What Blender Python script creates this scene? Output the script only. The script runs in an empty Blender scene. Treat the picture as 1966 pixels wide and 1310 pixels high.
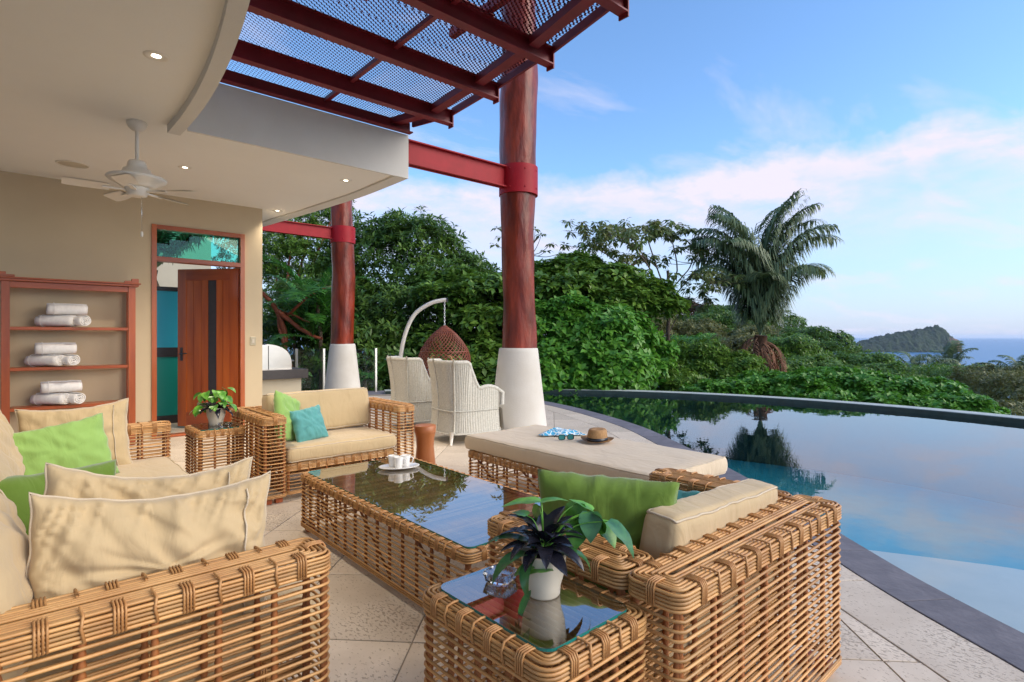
import bpy, bmesh, math, random
import numpy as np
from mathutils import Vector, Matrix, noise
random.seed(7); np.random.seed(7)
S = bpy.context.scene
COL = S.collection
PI = math.pi
rad = math.radians
# ------------------------------------------------------------------ camera
HEAD = rad(48.4)
FW = (math.cos(HEAD), math.sin(HEAD)); RT = (math.sin(HEAD), -math.cos(HEAD))
cd = bpy.data.cameras.new('camera'); cam = bpy.data.objects.new('camera', cd); COL.objects.link(cam)
cd.sensor_width = 36; cd.lens = 36 * 1063 / 1966; cd.clip_start = 0.05; cd.clip_end = 90000
cd.shift_y = -8 / 1966
cam.location = (0, 0, 1.3); cam.rotation_euler = (rad(90), 0, HEAD - rad(90))
S.camera = cam
def rel(l, d): return (d * FW[0] + l * RT[0], d * FW[1] + l * RT[1])
# ------------------------------------------------------------------ world and sun
SUN_DIR = Vector((0.48, -0.88, 0.0)).normalized()
SUN_EL = rad(32)
w = bpy.data.worlds.new('World'); S.world = w; w.use_nodes = True
nt = w.node_tree; N = nt.nodes; L = nt.links
for n in list(N): N.remove(n)
def nd(t, **k):
    n = N.new(t)
    for a, b in k.items(): setattr(n, a, b)
    return n
def wm(op, a, b=None, c=None, clamp=False):
    m = nd('ShaderNodeMath', operation=op, use_clamp=clamp)
    for i, v in enumerate((a, b, c)):
        if v is None: continue
        if isinstance(v, (int, float)): m.inputs[i].default_value = v
        else: L.new(v, m.inputs[i])
    return m.outputs[0]
sky = nd('ShaderNodeTexSky', sky_type='NISHITA', sun_disc=False)
sky.sun_elevation = SUN_EL; sky.sun_rotation = math.atan2(SUN_DIR.x, SUN_DIR.y)
sky.air_density = 1.0; sky.dust_density = 0.6; sky.ozone_density = 3.0
tc = nd('ShaderNodeTexCoord'); sx = nd('ShaderNodeSeparateXYZ'); L.new(tc.outputs['Generated'], sx.inputs[0])
X_, Y_, Z_ = sx.outputs
azr = wm('ARCTAN2', Y_, X_)                       # azimuth, radians
el = wm('ARCSINE', Z_)
zz = wm('ADD', wm('MAXIMUM', Z_, 0.0), 0.12)
cmb = nd('ShaderNodeCombineXYZ')
L.new(wm('DIVIDE', X_, zz), cmb.inputs[0]); L.new(wm('DIVIDE', Y_, zz), cmb.inputs[1])
mp = nd('ShaderNodeMapping'); L.new(cmb.outputs[0], mp.inputs[0]); mp.inputs['Rotation'].default_value = (0, 0, rad(20)); mp.inputs['Scale'].default_value = (0.8, 1.6, 1)
n1 = nd('ShaderNodeTexNoise'); L.new(mp.outputs[0], n1.inputs['Vector']); n1.inputs['Scale'].default_value = 1.3; n1.inputs['Detail'].default_value = 9; n1.inputs['Roughness'].default_value = 0.58; n1.inputs['Distortion'].default_value = 0.5
n2 = nd('ShaderNodeTexNoise'); L.new(mp.outputs[0], n2.inputs['Vector']); n2.inputs['Scale'].default_value = 4.5; n2.inputs['Detail'].default_value = 8; n2.inputs['Roughness'].default_value = 0.6
# a long bank of cloud rising towards the south: elevation of its crest as a function of azimuth
nb = nd('ShaderNodeTexNoise'); L.new(tc.outputs['Generated'], nb.inputs['Vector']); nb.inputs['Scale'].default_value = 7.0; nb.inputs['Detail'].default_value = 9; nb.inputs['Roughness'].default_value = 0.62
crest = wm('ADD', wm('MULTIPLY', azr, -0.03), 0.305)
crest = wm('ADD', crest, wm('MULTIPLY', wm('SUBTRACT', nb.outputs[0], 0.5), 0.11))
dd = wm('SUBTRACT', crest, el)
band = wm('MULTIPLY', wm('MULTIPLY', dd, 34, clamp=True), wm('SUBTRACT', 1.0, wm('MULTIPLY', wm('MAXIMUM', wm('SUBTRACT', dd, 0.03), 0), 6.0, clamp=True)))
ramp = nd('ShaderNodeValToRGB'); L.new(n1.outputs[0], ramp.inputs[0]); ramp.color_ramp.elements[0].position = 0.51; ramp.color_ramp.elements[1].position = 0.72
wisps = wm('MULTIPLY', ramp.outputs[0], wm('MULTIPLY', wm('ADD', n2.outputs[0], 0.15), 1.0))
low = wm('MULTIPLY', wm('SUBTRACT', 1.0, wm('MULTIPLY', wm('MAXIMUM', el, 0), 3.6, clamp=True)), 0.8)
n4 = nd('ShaderNodeTexNoise'); mp4 = nd('ShaderNodeMapping'); L.new(tc.outputs['Generated'], mp4.inputs[0]); mp4.inputs['Scale'].default_value = (1, 1, 3.2); L.new(mp4.outputs[0], n4.inputs['Vector']); n4.inputs['Scale'].default_value = 5.5; n4.inputs['Detail'].default_value = 9; n4.inputs['Roughness'].default_value = 0.62
brk = wm('MULTIPLY', wm('SUBTRACT', n4.outputs[0], 0.36), 5.0, clamp=True)
band = wm('MULTIPLY', band, wm('ADD', wm('MULTIPLY', brk, 0.62), 0.38))
mask = wm('ADD', wm('ADD', wm('MULTIPLY', band, 1.0), wm('MULTIPLY', wisps, 0.9)), 0.0, clamp=True)
# blue of the evening sky: deepen the zenith slightly, as a polarising lens does
tint = nd('ShaderNodeMixRGB', blend_type='MULTIPLY'); tint.inputs[0].default_value = 1; L.new(sky.outputs[0], tint.inputs[1]); tint.inputs[2].default_value = (0.84, 1.0, 1.12, 1)
hz = nd('ShaderNodeMixRGB'); L.new(low, hz.inputs[0]); L.new(tint.outputs[0], hz.inputs[1]); hz.inputs[2].default_value = (2.3, 2.55, 3.6, 1)
cc = nd('ShaderNodeMixRGB'); L.new(mask, cc.inputs[0]); L.new(hz.outputs[0], cc.inputs[1]); cc.inputs[2].default_value = (3.6, 3.4, 4.0, 1)
bg = nd('ShaderNodeBackground'); L.new(cc.outputs[0], bg.inputs[0]); bg.inputs[1].default_value = 0.132
wo = nd('ShaderNodeOutputWorld'); L.new(bg.outputs[0], wo.inputs[0])
sl = bpy.data.lights.new('sun', 'SUN'); sl.energy = 1.75; sl.angle = rad(55); sl.color = (1.0, 0.84, 0.64)
so = bpy.data.objects.new('sun', sl); COL.objects.link(so)
sd = Vector((SUN_DIR.x * math.cos(SUN_EL), SUN_DIR.y * math.cos(SUN_EL), math.sin(SUN_EL)))
so.rotation_euler = sd.to_track_quat('Z', 'Y').to_euler()
S.view_settings.view_transform = 'Standard'; S.view_settings.look = 'None'; S.view_settings.gamma = 1; S.view_settings.use_curve_mapping = False
S.view_settings.exposure = 0.97
S.cycles.use_denoising = True; S.cycles.max_bounces = 10; S.cycles.diffuse_bounces = 5; S.cycles.transparent_max_bounces = 24
S.cycles.volume_bounces = 1; S.cycles.sample_clamp_indirect = 8
# ------------------------------------------------------------------ materials
class MT:
    def __init__(s, name):
        s.m = bpy.data.materials.new(name); s.m.use_nodes = True; s.nt = s.m.node_tree
        s.b = s.nt.nodes['Principled BSDF']; s.out = s.nt.nodes['Material Output']
    def n(s, t, **k):
        x = s.nt.nodes.new(t)
        for a, b in k.items():
            if a[0] == '_': x.inputs[a[1:].replace('_', ' ')].default_value = b
            else: setattr(x, a, b)
        return x
    def l(s, a, b): s.nt.links.new(a, b)
def mat(name, c1, c2=None, rough=0.6, scale=8, detail=5, stretch=None, bump=0.0, bscale=60, metal=0, spec=0.5, p0=0.3, p1=0.7, coat=0, generated=False, rnd=0.0, bdist=0.01):
    t = MT(name); b = t.b
    b.inputs['Roughness'].default_value = rough; b.inputs['Metallic'].default_value = metal; b.inputs['Specular IOR Level'].default_value = spec
    b.inputs['Coat Weight'].default_value = coat; b.inputs['Coat Roughness'].default_value = 0.12
    tcn = t.n('ShaderNodeTexCoord'); vec = tcn.outputs['Object']
    if stretch:
        mpn = t.n('ShaderNodeMapping'); t.l(vec, mpn.inputs[0]); mpn.inputs['Scale'].default_value = stretch; vec = mpn.outputs[0]
    no = t.n('ShaderNodeTexNoise', _Scale=scale, _Detail=detail, _Roughness=0.6); t.l(vec, no.inputs['Vector'])
    r = t.n('ShaderNodeValToRGB'); t.l(no.outputs[0], r.inputs[0])
    c2 = c2 or tuple(x * 0.88 for x in c1)
    r.color_ramp.elements[0].position = p0; r.color_ramp.elements[1].position = p1
    r.color_ramp.elements[0].color = (*c2, 1); r.color_ramp.elements[1].color = (*c1, 1)
    col = r.outputs[0]
    if rnd:
        oi = t.n('ShaderNodeObjectInfo'); mr = t.n('ShaderNodeMapRange'); t.l(oi.outputs['Random'], mr.inputs[0]); mr.inputs[3].default_value = 1 - rnd; mr.inputs[4].default_value = 1 + rnd
        mx = t.n('ShaderNodeVectorMath', operation='SCALE'); t.l(col, mx.inputs[0]); t.l(mr.outputs[0], mx.inputs['Scale']); col = mx.outputs[0]
    t.l(col, b.inputs['Base Color'])
    if bump:
        nb_ = t.n('ShaderNodeTexNoise', _Scale=bscale, _Detail=6); t.l(vec, nb_.inputs['Vector'])
        bp = t.n('ShaderNodeBump', _Strength=bump, _Distance=bdist); t.l(nb_.outputs[0], bp.inputs['Height']); t.l(bp.outputs[0], b.inputs['Normal'])
    return t.m
M = {}
M['plaster_white'] = mat('plaster_white', (.66, .64, .595), (.62, .60, .555), .85, 2.5, bump=.25, bscale=90, bdist=.004)
M['plaster_cone'] = mat('plaster_cone', (.64, .61, .55), (.54, .50, .43), .85, 1.6, 8, bump=.35, bscale=60, bdist=.005)
M['plaster_ceiling'] = mat('plaster_ceiling', (.80, .79, .75), (.77, .76, .72), .9, 1.2, bump=.12, bscale=60, bdist=.004)
M['plaster_tan'] = mat('plaster_tan', (.58, .475, .315), (.54, .44, .29), .85, 1.8, bump=.2, bscale=70, bdist=.004)
M['red_steel'] = mat('red_steel', (.34, .010, .018), (.27, .008, .014), .5, 6, bump=.06, bscale=40, spec=.25)
M['dark_red_steel'] = mat('dark_red_steel', (.20, .009, .016), (.13, .006, .010), .5, 5, bump=.06, bscale=40)
M['mesh_steel'] = mat('mesh_steel', (.13, .010, .014), (.09, .008, .010), .7, 5, spec=.15)
M['log'] = mat('lacquered_log', (.27, .036, .012), (.08, .012, .006), .34, 3.2, 8, stretch=(1.6, 1.6, .5), bump=.55, bscale=7, p0=.35, p1=.68, coat=.12, bdist=.04, spec=.3)
M['wood'] = mat('mahogany', (.42, .095, .022), (.24, .045, .012), .36, 3, 8, stretch=(3, 3, .35), bump=.08, bscale=30, coat=.25)
M['wood_x'] = mat('mahogany_rail', (.42, .095, .022), (.24, .045, .012), .36, 3, 8, stretch=(.35, 3, 3), bump=.08, bscale=30, coat=.25)
M['wood_door'] = mat('door_wood', (.48, .115, .016), (.29, .055, .010), .33, 2.2, 8, stretch=(5, 5, .4), bump=.06, bscale=30, coat=.3)
M['wood_stool'] = mat('stool_wood', (.42, .15, .045), (.30, .09, .025), .4, 3, 8, stretch=(3, 3, .6), bump=.08, bscale=30)
M['cane'] = mat('rattan_cane', (.60, .345, .13), (.42, .20, .065), .42, 9, 6, bump=.12, bscale=120, rnd=.27, bdist=.003, spec=.5)
M['cane_dark'] = mat('rattan_post', (.34, .125, .035), (.22, .07, .02), .5, 22, 5, bump=.25, bscale=90, rnd=.12, bdist=.003)
M['binding'] = mat('rattan_binding', (.56, .30, .11), (.36, .15, .045), .48, 30, 4, bump=.12, bscale=120, bdist=.003, rnd=.1)
def fabric(name, c, rough=.85, sheen=.25):
    m = mat(name, c, tuple(x * .93 for x in c), rough, 6, bump=.10, bscale=900, bdist=.001, spec=.25)
    m.node_tree.nodes['Principled BSDF'].inputs['Sheen Weight'].default_value = sheen
    nt_ = m.node_tree                                        # broad soft creases
    b = nt_.nodes['Principled BSDF']; old = b.inputs['Normal'].links[0].from_node
    tcn = nt_.nodes.new('ShaderNodeTexCoord'); mpn = nt_.nodes.new('ShaderNodeMapping'); mpn.inputs['Scale'].default_value = (1, .45, .45); mpn.inputs['Rotation'].default_value = (.3, .5, .6)
    nt_.links.new(tcn.outputs['Object'], mpn.inputs[0])
    no = nt_.nodes.new('ShaderNodeTexNoise'); no.inputs['Scale'].default_value = 13; no.inputs['Detail'].default_value = 3; no.inputs['Distortion'].default_value = 1.2; nt_.links.new(mpn.outputs[0], no.inputs['Vector'])
    bp = nt_.nodes.new('ShaderNodeBump'); bp.inputs['Strength'].default_value = .35; bp.inputs['Distance'].default_value = .02
    nt_.links.new(no.outputs[0], bp.inputs['Height']); nt_.links.new(old.outputs[0], bp.inputs['Normal']); nt_.links.new(bp.outputs[0], b.inputs['Normal'])
    return m
M['cream'] = fabric('cream_fabric', (.53, .40, .225))
M['cream_pipe'] = mat('cream_piping', (.60, .50, .36), None, .8)
M['mattress'] = fabric('mattress_fabric', (.62, .50, .345))
M['lime'] = fabric('lime_fabric', (.27, .45, .12))
M['green'] = fabric('green_fabric', (.13, .22, .03))
M['teal'] = fabric('teal_fabric', (.10, .33, .32))
M['teal_dark'] = fabric('dark_teal_fabric', (.03, .20, .20))
M['towel'] = mat('towel', (.86, .84, .82), (.76, .74, .72), .95, 30, bump=.6, bscale=260, bdist=.004)
M['ceramic'] = mat('ceramic', (.80, .78, .74), (.77, .75, .71), .22, 3, coat=.3)
M['pot'] = mat('pot_glaze', (.56, .51, .41), (.52, .47, .37), .45, 3)
M['soil'] = mat('soil', (.035, .02, .012), (.02, .012, .008), .95, 40, bump=.6)
M['white_paint'] = mat('white_paint', (.74, .71, .64), (.70, .67, .60), .4, 3)
M['wicker'] = mat('white_wicker', (.62, .60, .52), (.44, .42, .35), .55, 60, 3, bump=.7, bscale=170, bdist=.006)
M['egg'] = mat('egg_wicker', (.26, .075, .03), (.15, .04, .018), .42, 20, bump=.2, bscale=90)
M['steel'] = mat('stainless', (.72, .70, .66), (.60, .58, .55), .28, 2, metal=1)
M['chrome'] = mat('bright_metal', (.8, .8, .8), None, .2, metal=1)
M['charcoal'] = mat('charcoal_stone', (.045, .040, .042), (.03, .027, .03), .35, 14, bump=.05)
M['coping'] = mat('slate_coping', (.20, .19, .21), (.12, .115, .135), .7, 7, 8, bump=.5, bscale=35, rnd=.12, bdist=.006)
M['grout'] = mat('grout', (.30, .25, .19), (.24, .20, .15), .95, 20)
M['rim_stone'] = mat('rim_stone', (.52, .56, .52), (.36, .40, .37), .6, 9, bump=.2)
M['rim_wet'] = mat('rim_wet', (.035, .055, .05), (.02, .035, .03), .3, 9)
M['black'] = mat('black_plastic', (.012, .012, .014), None, .25)
M['chalk'] = mat('cream_render', (.50, .46, .36), (.44, .40, .31), .9, 2)
M['straw'] = mat('hat_straw', (.42, .24, .10), (.30, .16, .06), .8, 60, bump=.5, bscale=200, bdist=.003)
M['switch'] = mat('switch_plate', (.45, .40, .28), None, .4)
M['bark'] = mat('bark', (.16, .11, .075), (.07, .05, .035), .9, 9, bump=.6, bscale=20, bdist=.03)
M['bark_red'] = mat('red_bark', (.36, .085, .035), (.20, .05, .03), .55, 7, bump=.4, bscale=18, bdist=.03)
M['thatch'] = mat('dead_fronds', (.30, .15, .08), (.11, .045, .028), .9, 9, stretch=(4, 4, .5), bump=.5, bscale=30, rnd=.5)
M['ground'] = mat('hill_soil', (.05, .055, .02), (.025, .03, .012), .95, .4, 8)
def stone_tile():
    t = MT('travertine'); b = t.b; tcn = t.n('ShaderNodeTexCoord'); v = tcn.outputs['Object']
    oi = t.n('ShaderNodeObjectInfo')
    n1 = t.n('ShaderNodeTexNoise', _Scale=2.6, _Detail=8, _Roughness=.62); t.l(v, n1.inputs['Vector'])
    r = t.n('ShaderNodeValToRGB'); t.l(n1.outputs[0], r.inputs[0]); r.color_ramp.elements[0].position = .32; r.color_ramp.elements[1].position = .68
    r.color_ramp.elements[0].color = (.57, .475, .36, 1); r.color_ramp.elements[1].color = (.73, .63, .50, 1)
    # pits of the stone, grouped in patches
    mpn = t.n('ShaderNodeMapping'); t.l(v, mpn.inputs[0]); mpn.inputs['Scale'].default_value = (1, .45, 1); mpn.inputs['Rotation'].default_value = (0, 0, .6)
    n2 = t.n('ShaderNodeTexNoise', _Scale=95, _Detail=3, _Roughness=.55); t.l(mpn.outputs[0], n2.inputs['Vector'])
    n3 = t.n('ShaderNodeTexNoise', _Scale=1.7, _Detail=3); t.l(v, n3.inputs['Vector'])
    a = t.n('ShaderNodeMath', operation='MULTIPLY_ADD'); t.l(n3.outputs[0], a.inputs[0]); a.inputs[1].default_value = .42; t.l(n2.outputs[0], a.inputs[2])
    p = t.n('ShaderNodeValToRGB'); t.l(a.outputs[0], p.inputs[0]); p.color_ramp.elements[0].position = .80; p.color_ramp.elements[1].position = .85
    mx = t.n('ShaderNodeMixRGB'); t.l(p.outputs[0], mx.inputs[0]); t.l(r.outputs[0], mx.inputs[1]); mx.inputs[2].default_value = (.43, .35, .26, 1)
    mr = t.n('ShaderNodeMapRange'); t.l(oi.outputs['Random'], mr.inputs[0]); mr.inputs[3].default_value = .9; mr.inputs[4].default_value = 1.08
    sc = t.n('ShaderNodeVectorMath', operation='SCALE'); t.l(mx.outputs[0], sc.inputs[0]); t.l(mr.outputs[0], sc.inputs['Scale'])
    t.l(sc.outputs[0], b.inputs['Base Color']); b.inputs['Roughness'].default_value = .5
    bp = t.n('ShaderNodeBump', _Strength=.6, _Distance=-.003); t.l(p.outputs[0], bp.inputs['Height']); t.l(bp.outputs[0], b.inputs['Normal'])
    return t.m
M['travertine'] = stone_tile()
def glassy(name, tintc, ior=1.5, rough=0.0, bump=0, bs=3.0, tex=(1, 1, 1), dist=.02):
    t = MT(name); t.nt.nodes.remove(t.b)
    tr = t.n('ShaderNodeBsdfTransparent', _Color=(*tintc, 1)); gl = t.n('ShaderNodeBsdfGlossy', _Roughness=rough); f0 = ((ior - 1) / (ior + 1)) ** 2
    geo = t.n('ShaderNodeNewGeometry'); dt = t.n('ShaderNodeVectorMath', operation='DOT_PRODUCT'); t.l(geo.outputs['Incoming'], dt.inputs[0]); t.l(geo.outputs['Normal'], dt.inputs[1])
    def mm(op, a, b):
        x = t.n('ShaderNodeMath', operation=op)
        for i, v in enumerate((a, b)):
            if isinstance(v, (int, float)): x.inputs[i].default_value = v
            elif v is not None: t.l(v, x.inputs[i])
        return x.outputs[0]
    q = mm('POWER', mm('SUBTRACT', 1.0, mm('ABSOLUTE', dt.outputs['Value'], None)), 5.0); q = mm('ADD', mm('MULTIPLY', q, 1 - f0), f0)
    mx = t.n('ShaderNodeMixShader'); t.l(q, mx.inputs[0]); t.l(tr.outputs[0], mx.inputs[1]); t.l(gl.outputs[0], mx.inputs[2]); t.l(mx.outputs[0], t.out.inputs[0])
    if bump:
        tcn = t.n('ShaderNodeTexCoord'); mpn = t.n('ShaderNodeMapping'); t.l(tcn.outputs['Object'], mpn.inputs[0]); mpn.inputs['Scale'].default_value = tex
        no = t.n('ShaderNodeTexNoise', _Scale=bs, _Detail=4); t.l(mpn.outputs[0], no.inputs['Vector'])
        bp = t.n('ShaderNodeBump', _Strength=bump, _Distance=dist); t.l(no.outputs[0], bp.inputs['Height']); t.l(bp.outputs[0], gl.inputs['Normal'])
    return t.m
M['glass_top'] = glassy('table_glass', (.78, .86, .82), 5.6)
M['glass_rail'] = glassy('rail_glass', (.80, .90, .88), 1.5)
M['glass_green'] = glassy('green_glass', (.35, .85, .72), 1.5)
M['glass_edge'] = mat('glass_edge', (.02, .22, .19), (.01, .15, .13), .15, 20)
M['water'] = glassy('pool_water', (.88, .97, .98), 2.7, 0.0, .09, 2.2, (1, 1, 1), .02)
M['basin'] = mat('pool_plaster', (.018, .30, .36), (.014, .25, .30), .6, 3, bump=0)
M['shelf'] = mat('pool_shelf', (.60, .53, .43), (.54, .48, .39), .6, 5)
t = MT('clear_glass'); t.b.inputs['Transmission Weight'].default_value = 1; t.b.inputs['Roughness'].default_value = .0; t.b.inputs['IOR'].default_value = 1.45; t.b.inputs['Base Color'].default_value = (.95, .97, .98, 1); M['clear'] = t.m
def panel_glass(name, c):
    t = MT(name); b = t.b; b.inputs['Base Color'].default_value = (*c, 1); b.inputs['Roughness'].default_value = .35; b.inputs['Transmission Weight'].default_value = .35
    return t.m
M['cyan_panel'] = panel_glass('cyan_frosted_glass', (.04, .52, .72)); M['teal_panel'] = panel_glass('teal_frosted_glass', (.01, .38, .33))
t = MT('lamp_glow'); t.b.inputs['Emission Color'].default_value = (1, .86, .66, 1); t.b.inputs['Emission Strength'].default_value = 3.2; M['glow'] = t.m
t = MT('sea_water'); t.b.inputs['Base Color'].default_value = (.03, .16, .34, 1); t.b.inputs['Roughness'].default_value = .35; t.b.inputs['IOR'].default_value = 1.33
_n = t.n('ShaderNodeTexNoise', _Scale=.02, _Detail=8); _c = t.n('ShaderNodeTexCoord'); t.l(_c.outputs['Object'], _n.inputs['Vector']); _b = t.n('ShaderNodeBump', _Strength=.5, _Distance=2.0); t.l(_n.outputs[0], _b.inputs['Height']); t.l(_b.outputs[0], t.b.inputs['Normal']); M['sea'] = t.m
M['island'] = mat('island_forest', (.03, .06, .02), (.008, .022, .012), .95, .05, 9, bump=1, bscale=.08, bdist=6)
M['cliff'] = mat('island_cliff', (.26, .16, .10), (.10, .08, .05), .95, .05, 8)
def leafmat(name, c1, c2, rough=.42, trans=.3):
    t = MT(name); b = t.b
    at = t.n('ShaderNodeAttribute', attribute_name='rnd')
    r = t.n('ShaderNodeValToRGB'); t.l(at.outputs['Fac'], r.inputs[0]); r.color_ramp.elements[0].color = (*c2, 1); r.color_ramp.elements[1].color = (*c1, 1)
    t.l(r.outputs[0], b.inputs['Base Color']); b.inputs['Roughness'].default_value = rough; b.inputs['Specular IOR Level'].default_value = .5
    tl = t.n('ShaderNodeBsdfTranslucent'); t.l(r.outputs[0], tl.inputs[0]); mx = t.n('ShaderNodeMixShader'); mx.inputs[0].default_value = trans
    t.l(b.outputs[0], mx.inputs[1]); t.l(tl.outputs[0], mx.inputs[2]); t.l(mx.outputs[0], t.out.inputs[0])
    return t.m
M['leaf_dark'] = leafmat('leaf_dark', (.17, .29, .04), (.04, .115, .025))
M['leaf_mid'] = leafmat('leaf_mid', (.20, .34, .04), (.055, .15, .025))
M['leaf_bright'] = leafmat('leaf_bright', (.17, .39, .04), (.05, .20, .022))
M['leaf_olive'] = leafmat('leaf_olive', (.26, .25, .07), (.09, .12, .035))
M['leaf_red'] = leafmat('leaf_red', (.20, .085, .04), (.05, .05, .02))
M['leaf_palm'] = leafmat('leaf_palm', (.24, .30, .13), (.08, .14, .08), .4)
M['leaf_feather'] = leafmat('leaf_feather', (.09, .28, .03), (.03, .13, .03))
M['leaf_cecropia'] = leafmat('leaf_cecropia', (.30, .30, .12), (.10, .19, .05))
M['leaf_purple'] = mat('purple_leaf', (.026, .024, .036), (.010, .012, .018), .25, 30)
M['leaf_pot'] = mat('pothos_leaf', (.15, .38, .035), (.05, .20, .02), .35, 14, p0=.4, p1=.6)
M['leaf_pot_dark'] = mat('dark_striped_leaf', (.06, .20, .05), (.012, .07, .025), .3, 25)
# ------------------------------------------------------------------ mesh helpers
class MB:
    def __init__(s): s.v = []; s.f = []; s.smooth = []
    def add(s, vs, fs, sm=False):
        o = len(s.v); s.v += [tuple(p) for p in vs]; s.f += [tuple(i + o for i in f) for f in fs]; s.smooth += [sm] * len(fs); return s
    def box(s, x0, y0, z0, x1, y1, z1):
        vs = [(x0, y0, z0), (x1, y0, z0), (x1, y1, z0), (x0, y1, z0), (x0, y0, z1), (x1, y0, z1), (x1, y1, z1), (x0, y1, z1)]
        return s.add(vs, [(3, 2, 1, 0), (4, 5, 6, 7), (0, 1, 5, 4), (1, 2, 6, 5), (2, 3, 7, 6), (3, 0, 4, 7)])
    def bbox(s, x0, y0, z0, x1, y1, z1, b=.004):
        # box with chamfered edges
        vs = []; 
        for z, k in ((z0, b), (z0 + b, 0), (z1 - b, 0), (z1, b)):
            vs += [(x0 + k, y0 + k, z), (x1 - k, y0 + k, z), (x1 - k, y1 - k, z), (x0 + k, y1 - k, z)]
        fs = [(3, 2, 1, 0), (12, 13, 14, 15)]
        for r in range(3):
            for i in range(4):
                j = (i + 1) % 4; a = r * 4
                fs.append((a + i, a + j, a + 4 + j, a + 4 + i))
        return s.add(vs, fs)
    def tube(s, pts, r, n=6, closed=False, cap=True, sx=1.0):
        pts = [Vector(p) for p in pts]; m = len(pts)
        if not hasattr(r, '__len__'): r = [r] * m
        vs = []; up = None
        for i, p in enumerate(pts):
            if closed: t = (pts[(i + 1) % m] - pts[i - 1])
            else: t = pts[min(i + 1, m - 1)] - pts[max(i - 1, 0)]
            if t.length < 1e-9: t = Vector((0, 0, 1))
            t.normalize()
            if up is None:
                ref = Vector((0, 0, 1)) if abs(t.z) < .9 else Vector((1, 0, 0))
            else: ref = up
            a = t.cross(ref)
            if a.length < 1e-6: a = t.orthogonal()
            a.normalize(); b2 = a.cross(t).normalized(); up = b2
            for k in range(n):
                q = 2 * PI * k / n
                vs.append(p + a * (math.cos(q) * r[i] * sx) + b2 * (math.sin(q) * r[i]))
        fs = []
        for i in range(m if closed else m - 1):
            j = (i + 1) % m
            for k in range(n):
                l = (k + 1) % n
                fs.append((i * n + k, j * n + k, j * n + l, i * n + l)[::-1])
        if cap and not closed: fs += [tuple(range(n)), tuple(range((m - 1) * n, m * n))[::-1]]
        return s.add(vs, fs, True)
    def lathe(s, prof, n=24, c=(0, 0), close=False, f=None):
        vs = []
        for (r, z) in prof:
            for k in range(n):
                a = 2 * PI * k / n; rr = r * (f(a, z) if f else 1)
                vs.append((c[0] + rr * math.cos(a), c[1] + rr * math.sin(a), z))
        fs = []
        for i in range(len(prof) - 1):
            for k in range(n):
                l = (k + 1) % n; fs.append((i * n + k, i * n + l, (i + 1) * n + l, (i + 1) * n + k))
        if close: fs += [tuple(range(n))[::-1], tuple(range((len(prof) - 1) * n, len(prof) * n))]
        return s.add(vs, fs, True)
    def prism(s, poly, z0, z1):
        n = len(poly); vs = [(x, y, z0) for x, y in poly] + [(x, y, z1) for x, y in poly]
        return s.add(vs, [tuple(range(n))[::-1], tuple(range(n, 2 * n))] + [(i, (i + 1) % n, n + (i + 1) % n, n + i) for i in range(n)])
    def strip(s, A, B, z0, z1):
        # ribbon slab between two equal-length polylines
        n = len(A); vs = [(x, y, z0) for x, y in A] + [(x, y, z0) for x, y in B] + [(x, y, z1) for x, y in A] + [(x, y, z1) for x, y in B]; fs = []
        for i in range(n - 1):
            fs += [(i, i + 1, n + i + 1, n + i), (2 * n + i, 3 * n + i, 3 * n + i + 1, 2 * n + i + 1), (i, 2 * n + i, 2 * n + i + 1, i + 1), (n + i, n + i + 1, 3 * n + i + 1, 3 * n + i)]
        fs += [(0, n, 3 * n, 2 * n), (n - 1, 3 * n - 1, 4 * n - 1, 2 * n - 1)]
        return s.add(vs, fs)
    def grid(s, fn, nu, nv, cu=False, sm=True):
        vs = [fn(i / nu, j / nv) for i in range(nu if cu else nu + 1) for j in range(nv + 1)]; fs = []
        for i in range(nu):
            a = i * (nv + 1); b = ((i + 1) % nu if cu else i + 1) * (nv + 1)
            for j in range(nv): fs.append((a + j, b + j, b + j + 1, a + j + 1))
        return s.add(vs, fs, sm)
    def mesh(s, name, m):
        me = bpy.data.meshes.new(name); me.from_pydata(s.v, [], s.f); me.polygons.foreach_set('use_smooth', s.smooth)
        if m: me.materials.append(M[m] if isinstance(m, str) else m)
        me.update(); return me
def ob(name, me, parent=None, loc=None, rot=None, **k):
    o = bpy.data.objects.new(name, me); COL.objects.link(o)
    if parent: o.parent = parent
    if loc: o.location = loc
    if rot: o.rotation_euler = rot
    for a, b in k.items(): o[a] = b
    return o
def put(name, mb, m, parent=None, loc=None, rot=None, **k): return ob(name, mb.mesh(name, m), parent, loc, rot, **k)
def thing(name, label, cat, loc=(0, 0, 0), rz=0, group=None):
    o = bpy.data.objects.new(name, None); COL.objects.link(o); o.empty_display_size = .1; o.location = loc; o.rotation_euler = (0, 0, rz); o['label'] = label; o['category'] = cat
    if group: o['group'] = group
    return o
def fix_normals(me):
    b = bmesh.new(); b.from_mesh(me); bmesh.ops.recalc_face_normals(b, faces=b.faces); b.to_mesh(me); b.free()
def catmull(P, k=8):
    out = []; n = len(P)
    for i in range(n - 1):
        p0 = P[max(i - 1, 0)]; p1 = P[i]; p2 = P[i + 1]; p3 = P[min(i + 2, n - 1)]
        for j in range(k):
            t = j / k; out.append(tuple(.5 * (2 * b + (c - a) * t + (2 * a - 5 * b + 4 * c - d) * t * t + (3 * b - a - 3 * c + d) * t ** 3) for a, b, c, d in zip(p0, p1, p2, p3)))
    out.append(tuple(P[-1])); return out
def offset(P, d):
    out = []
    for i, p in enumerate(P):
        a = P[max(i - 1, 0)]; b = P[min(i + 1, len(P) - 1)]; tx, ty = b[0] - a[0], b[1] - a[1]; l = math.hypot(tx, ty); out.append((p[0] + ty / l * d, p[1] - tx / l * d))
    return out
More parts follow.
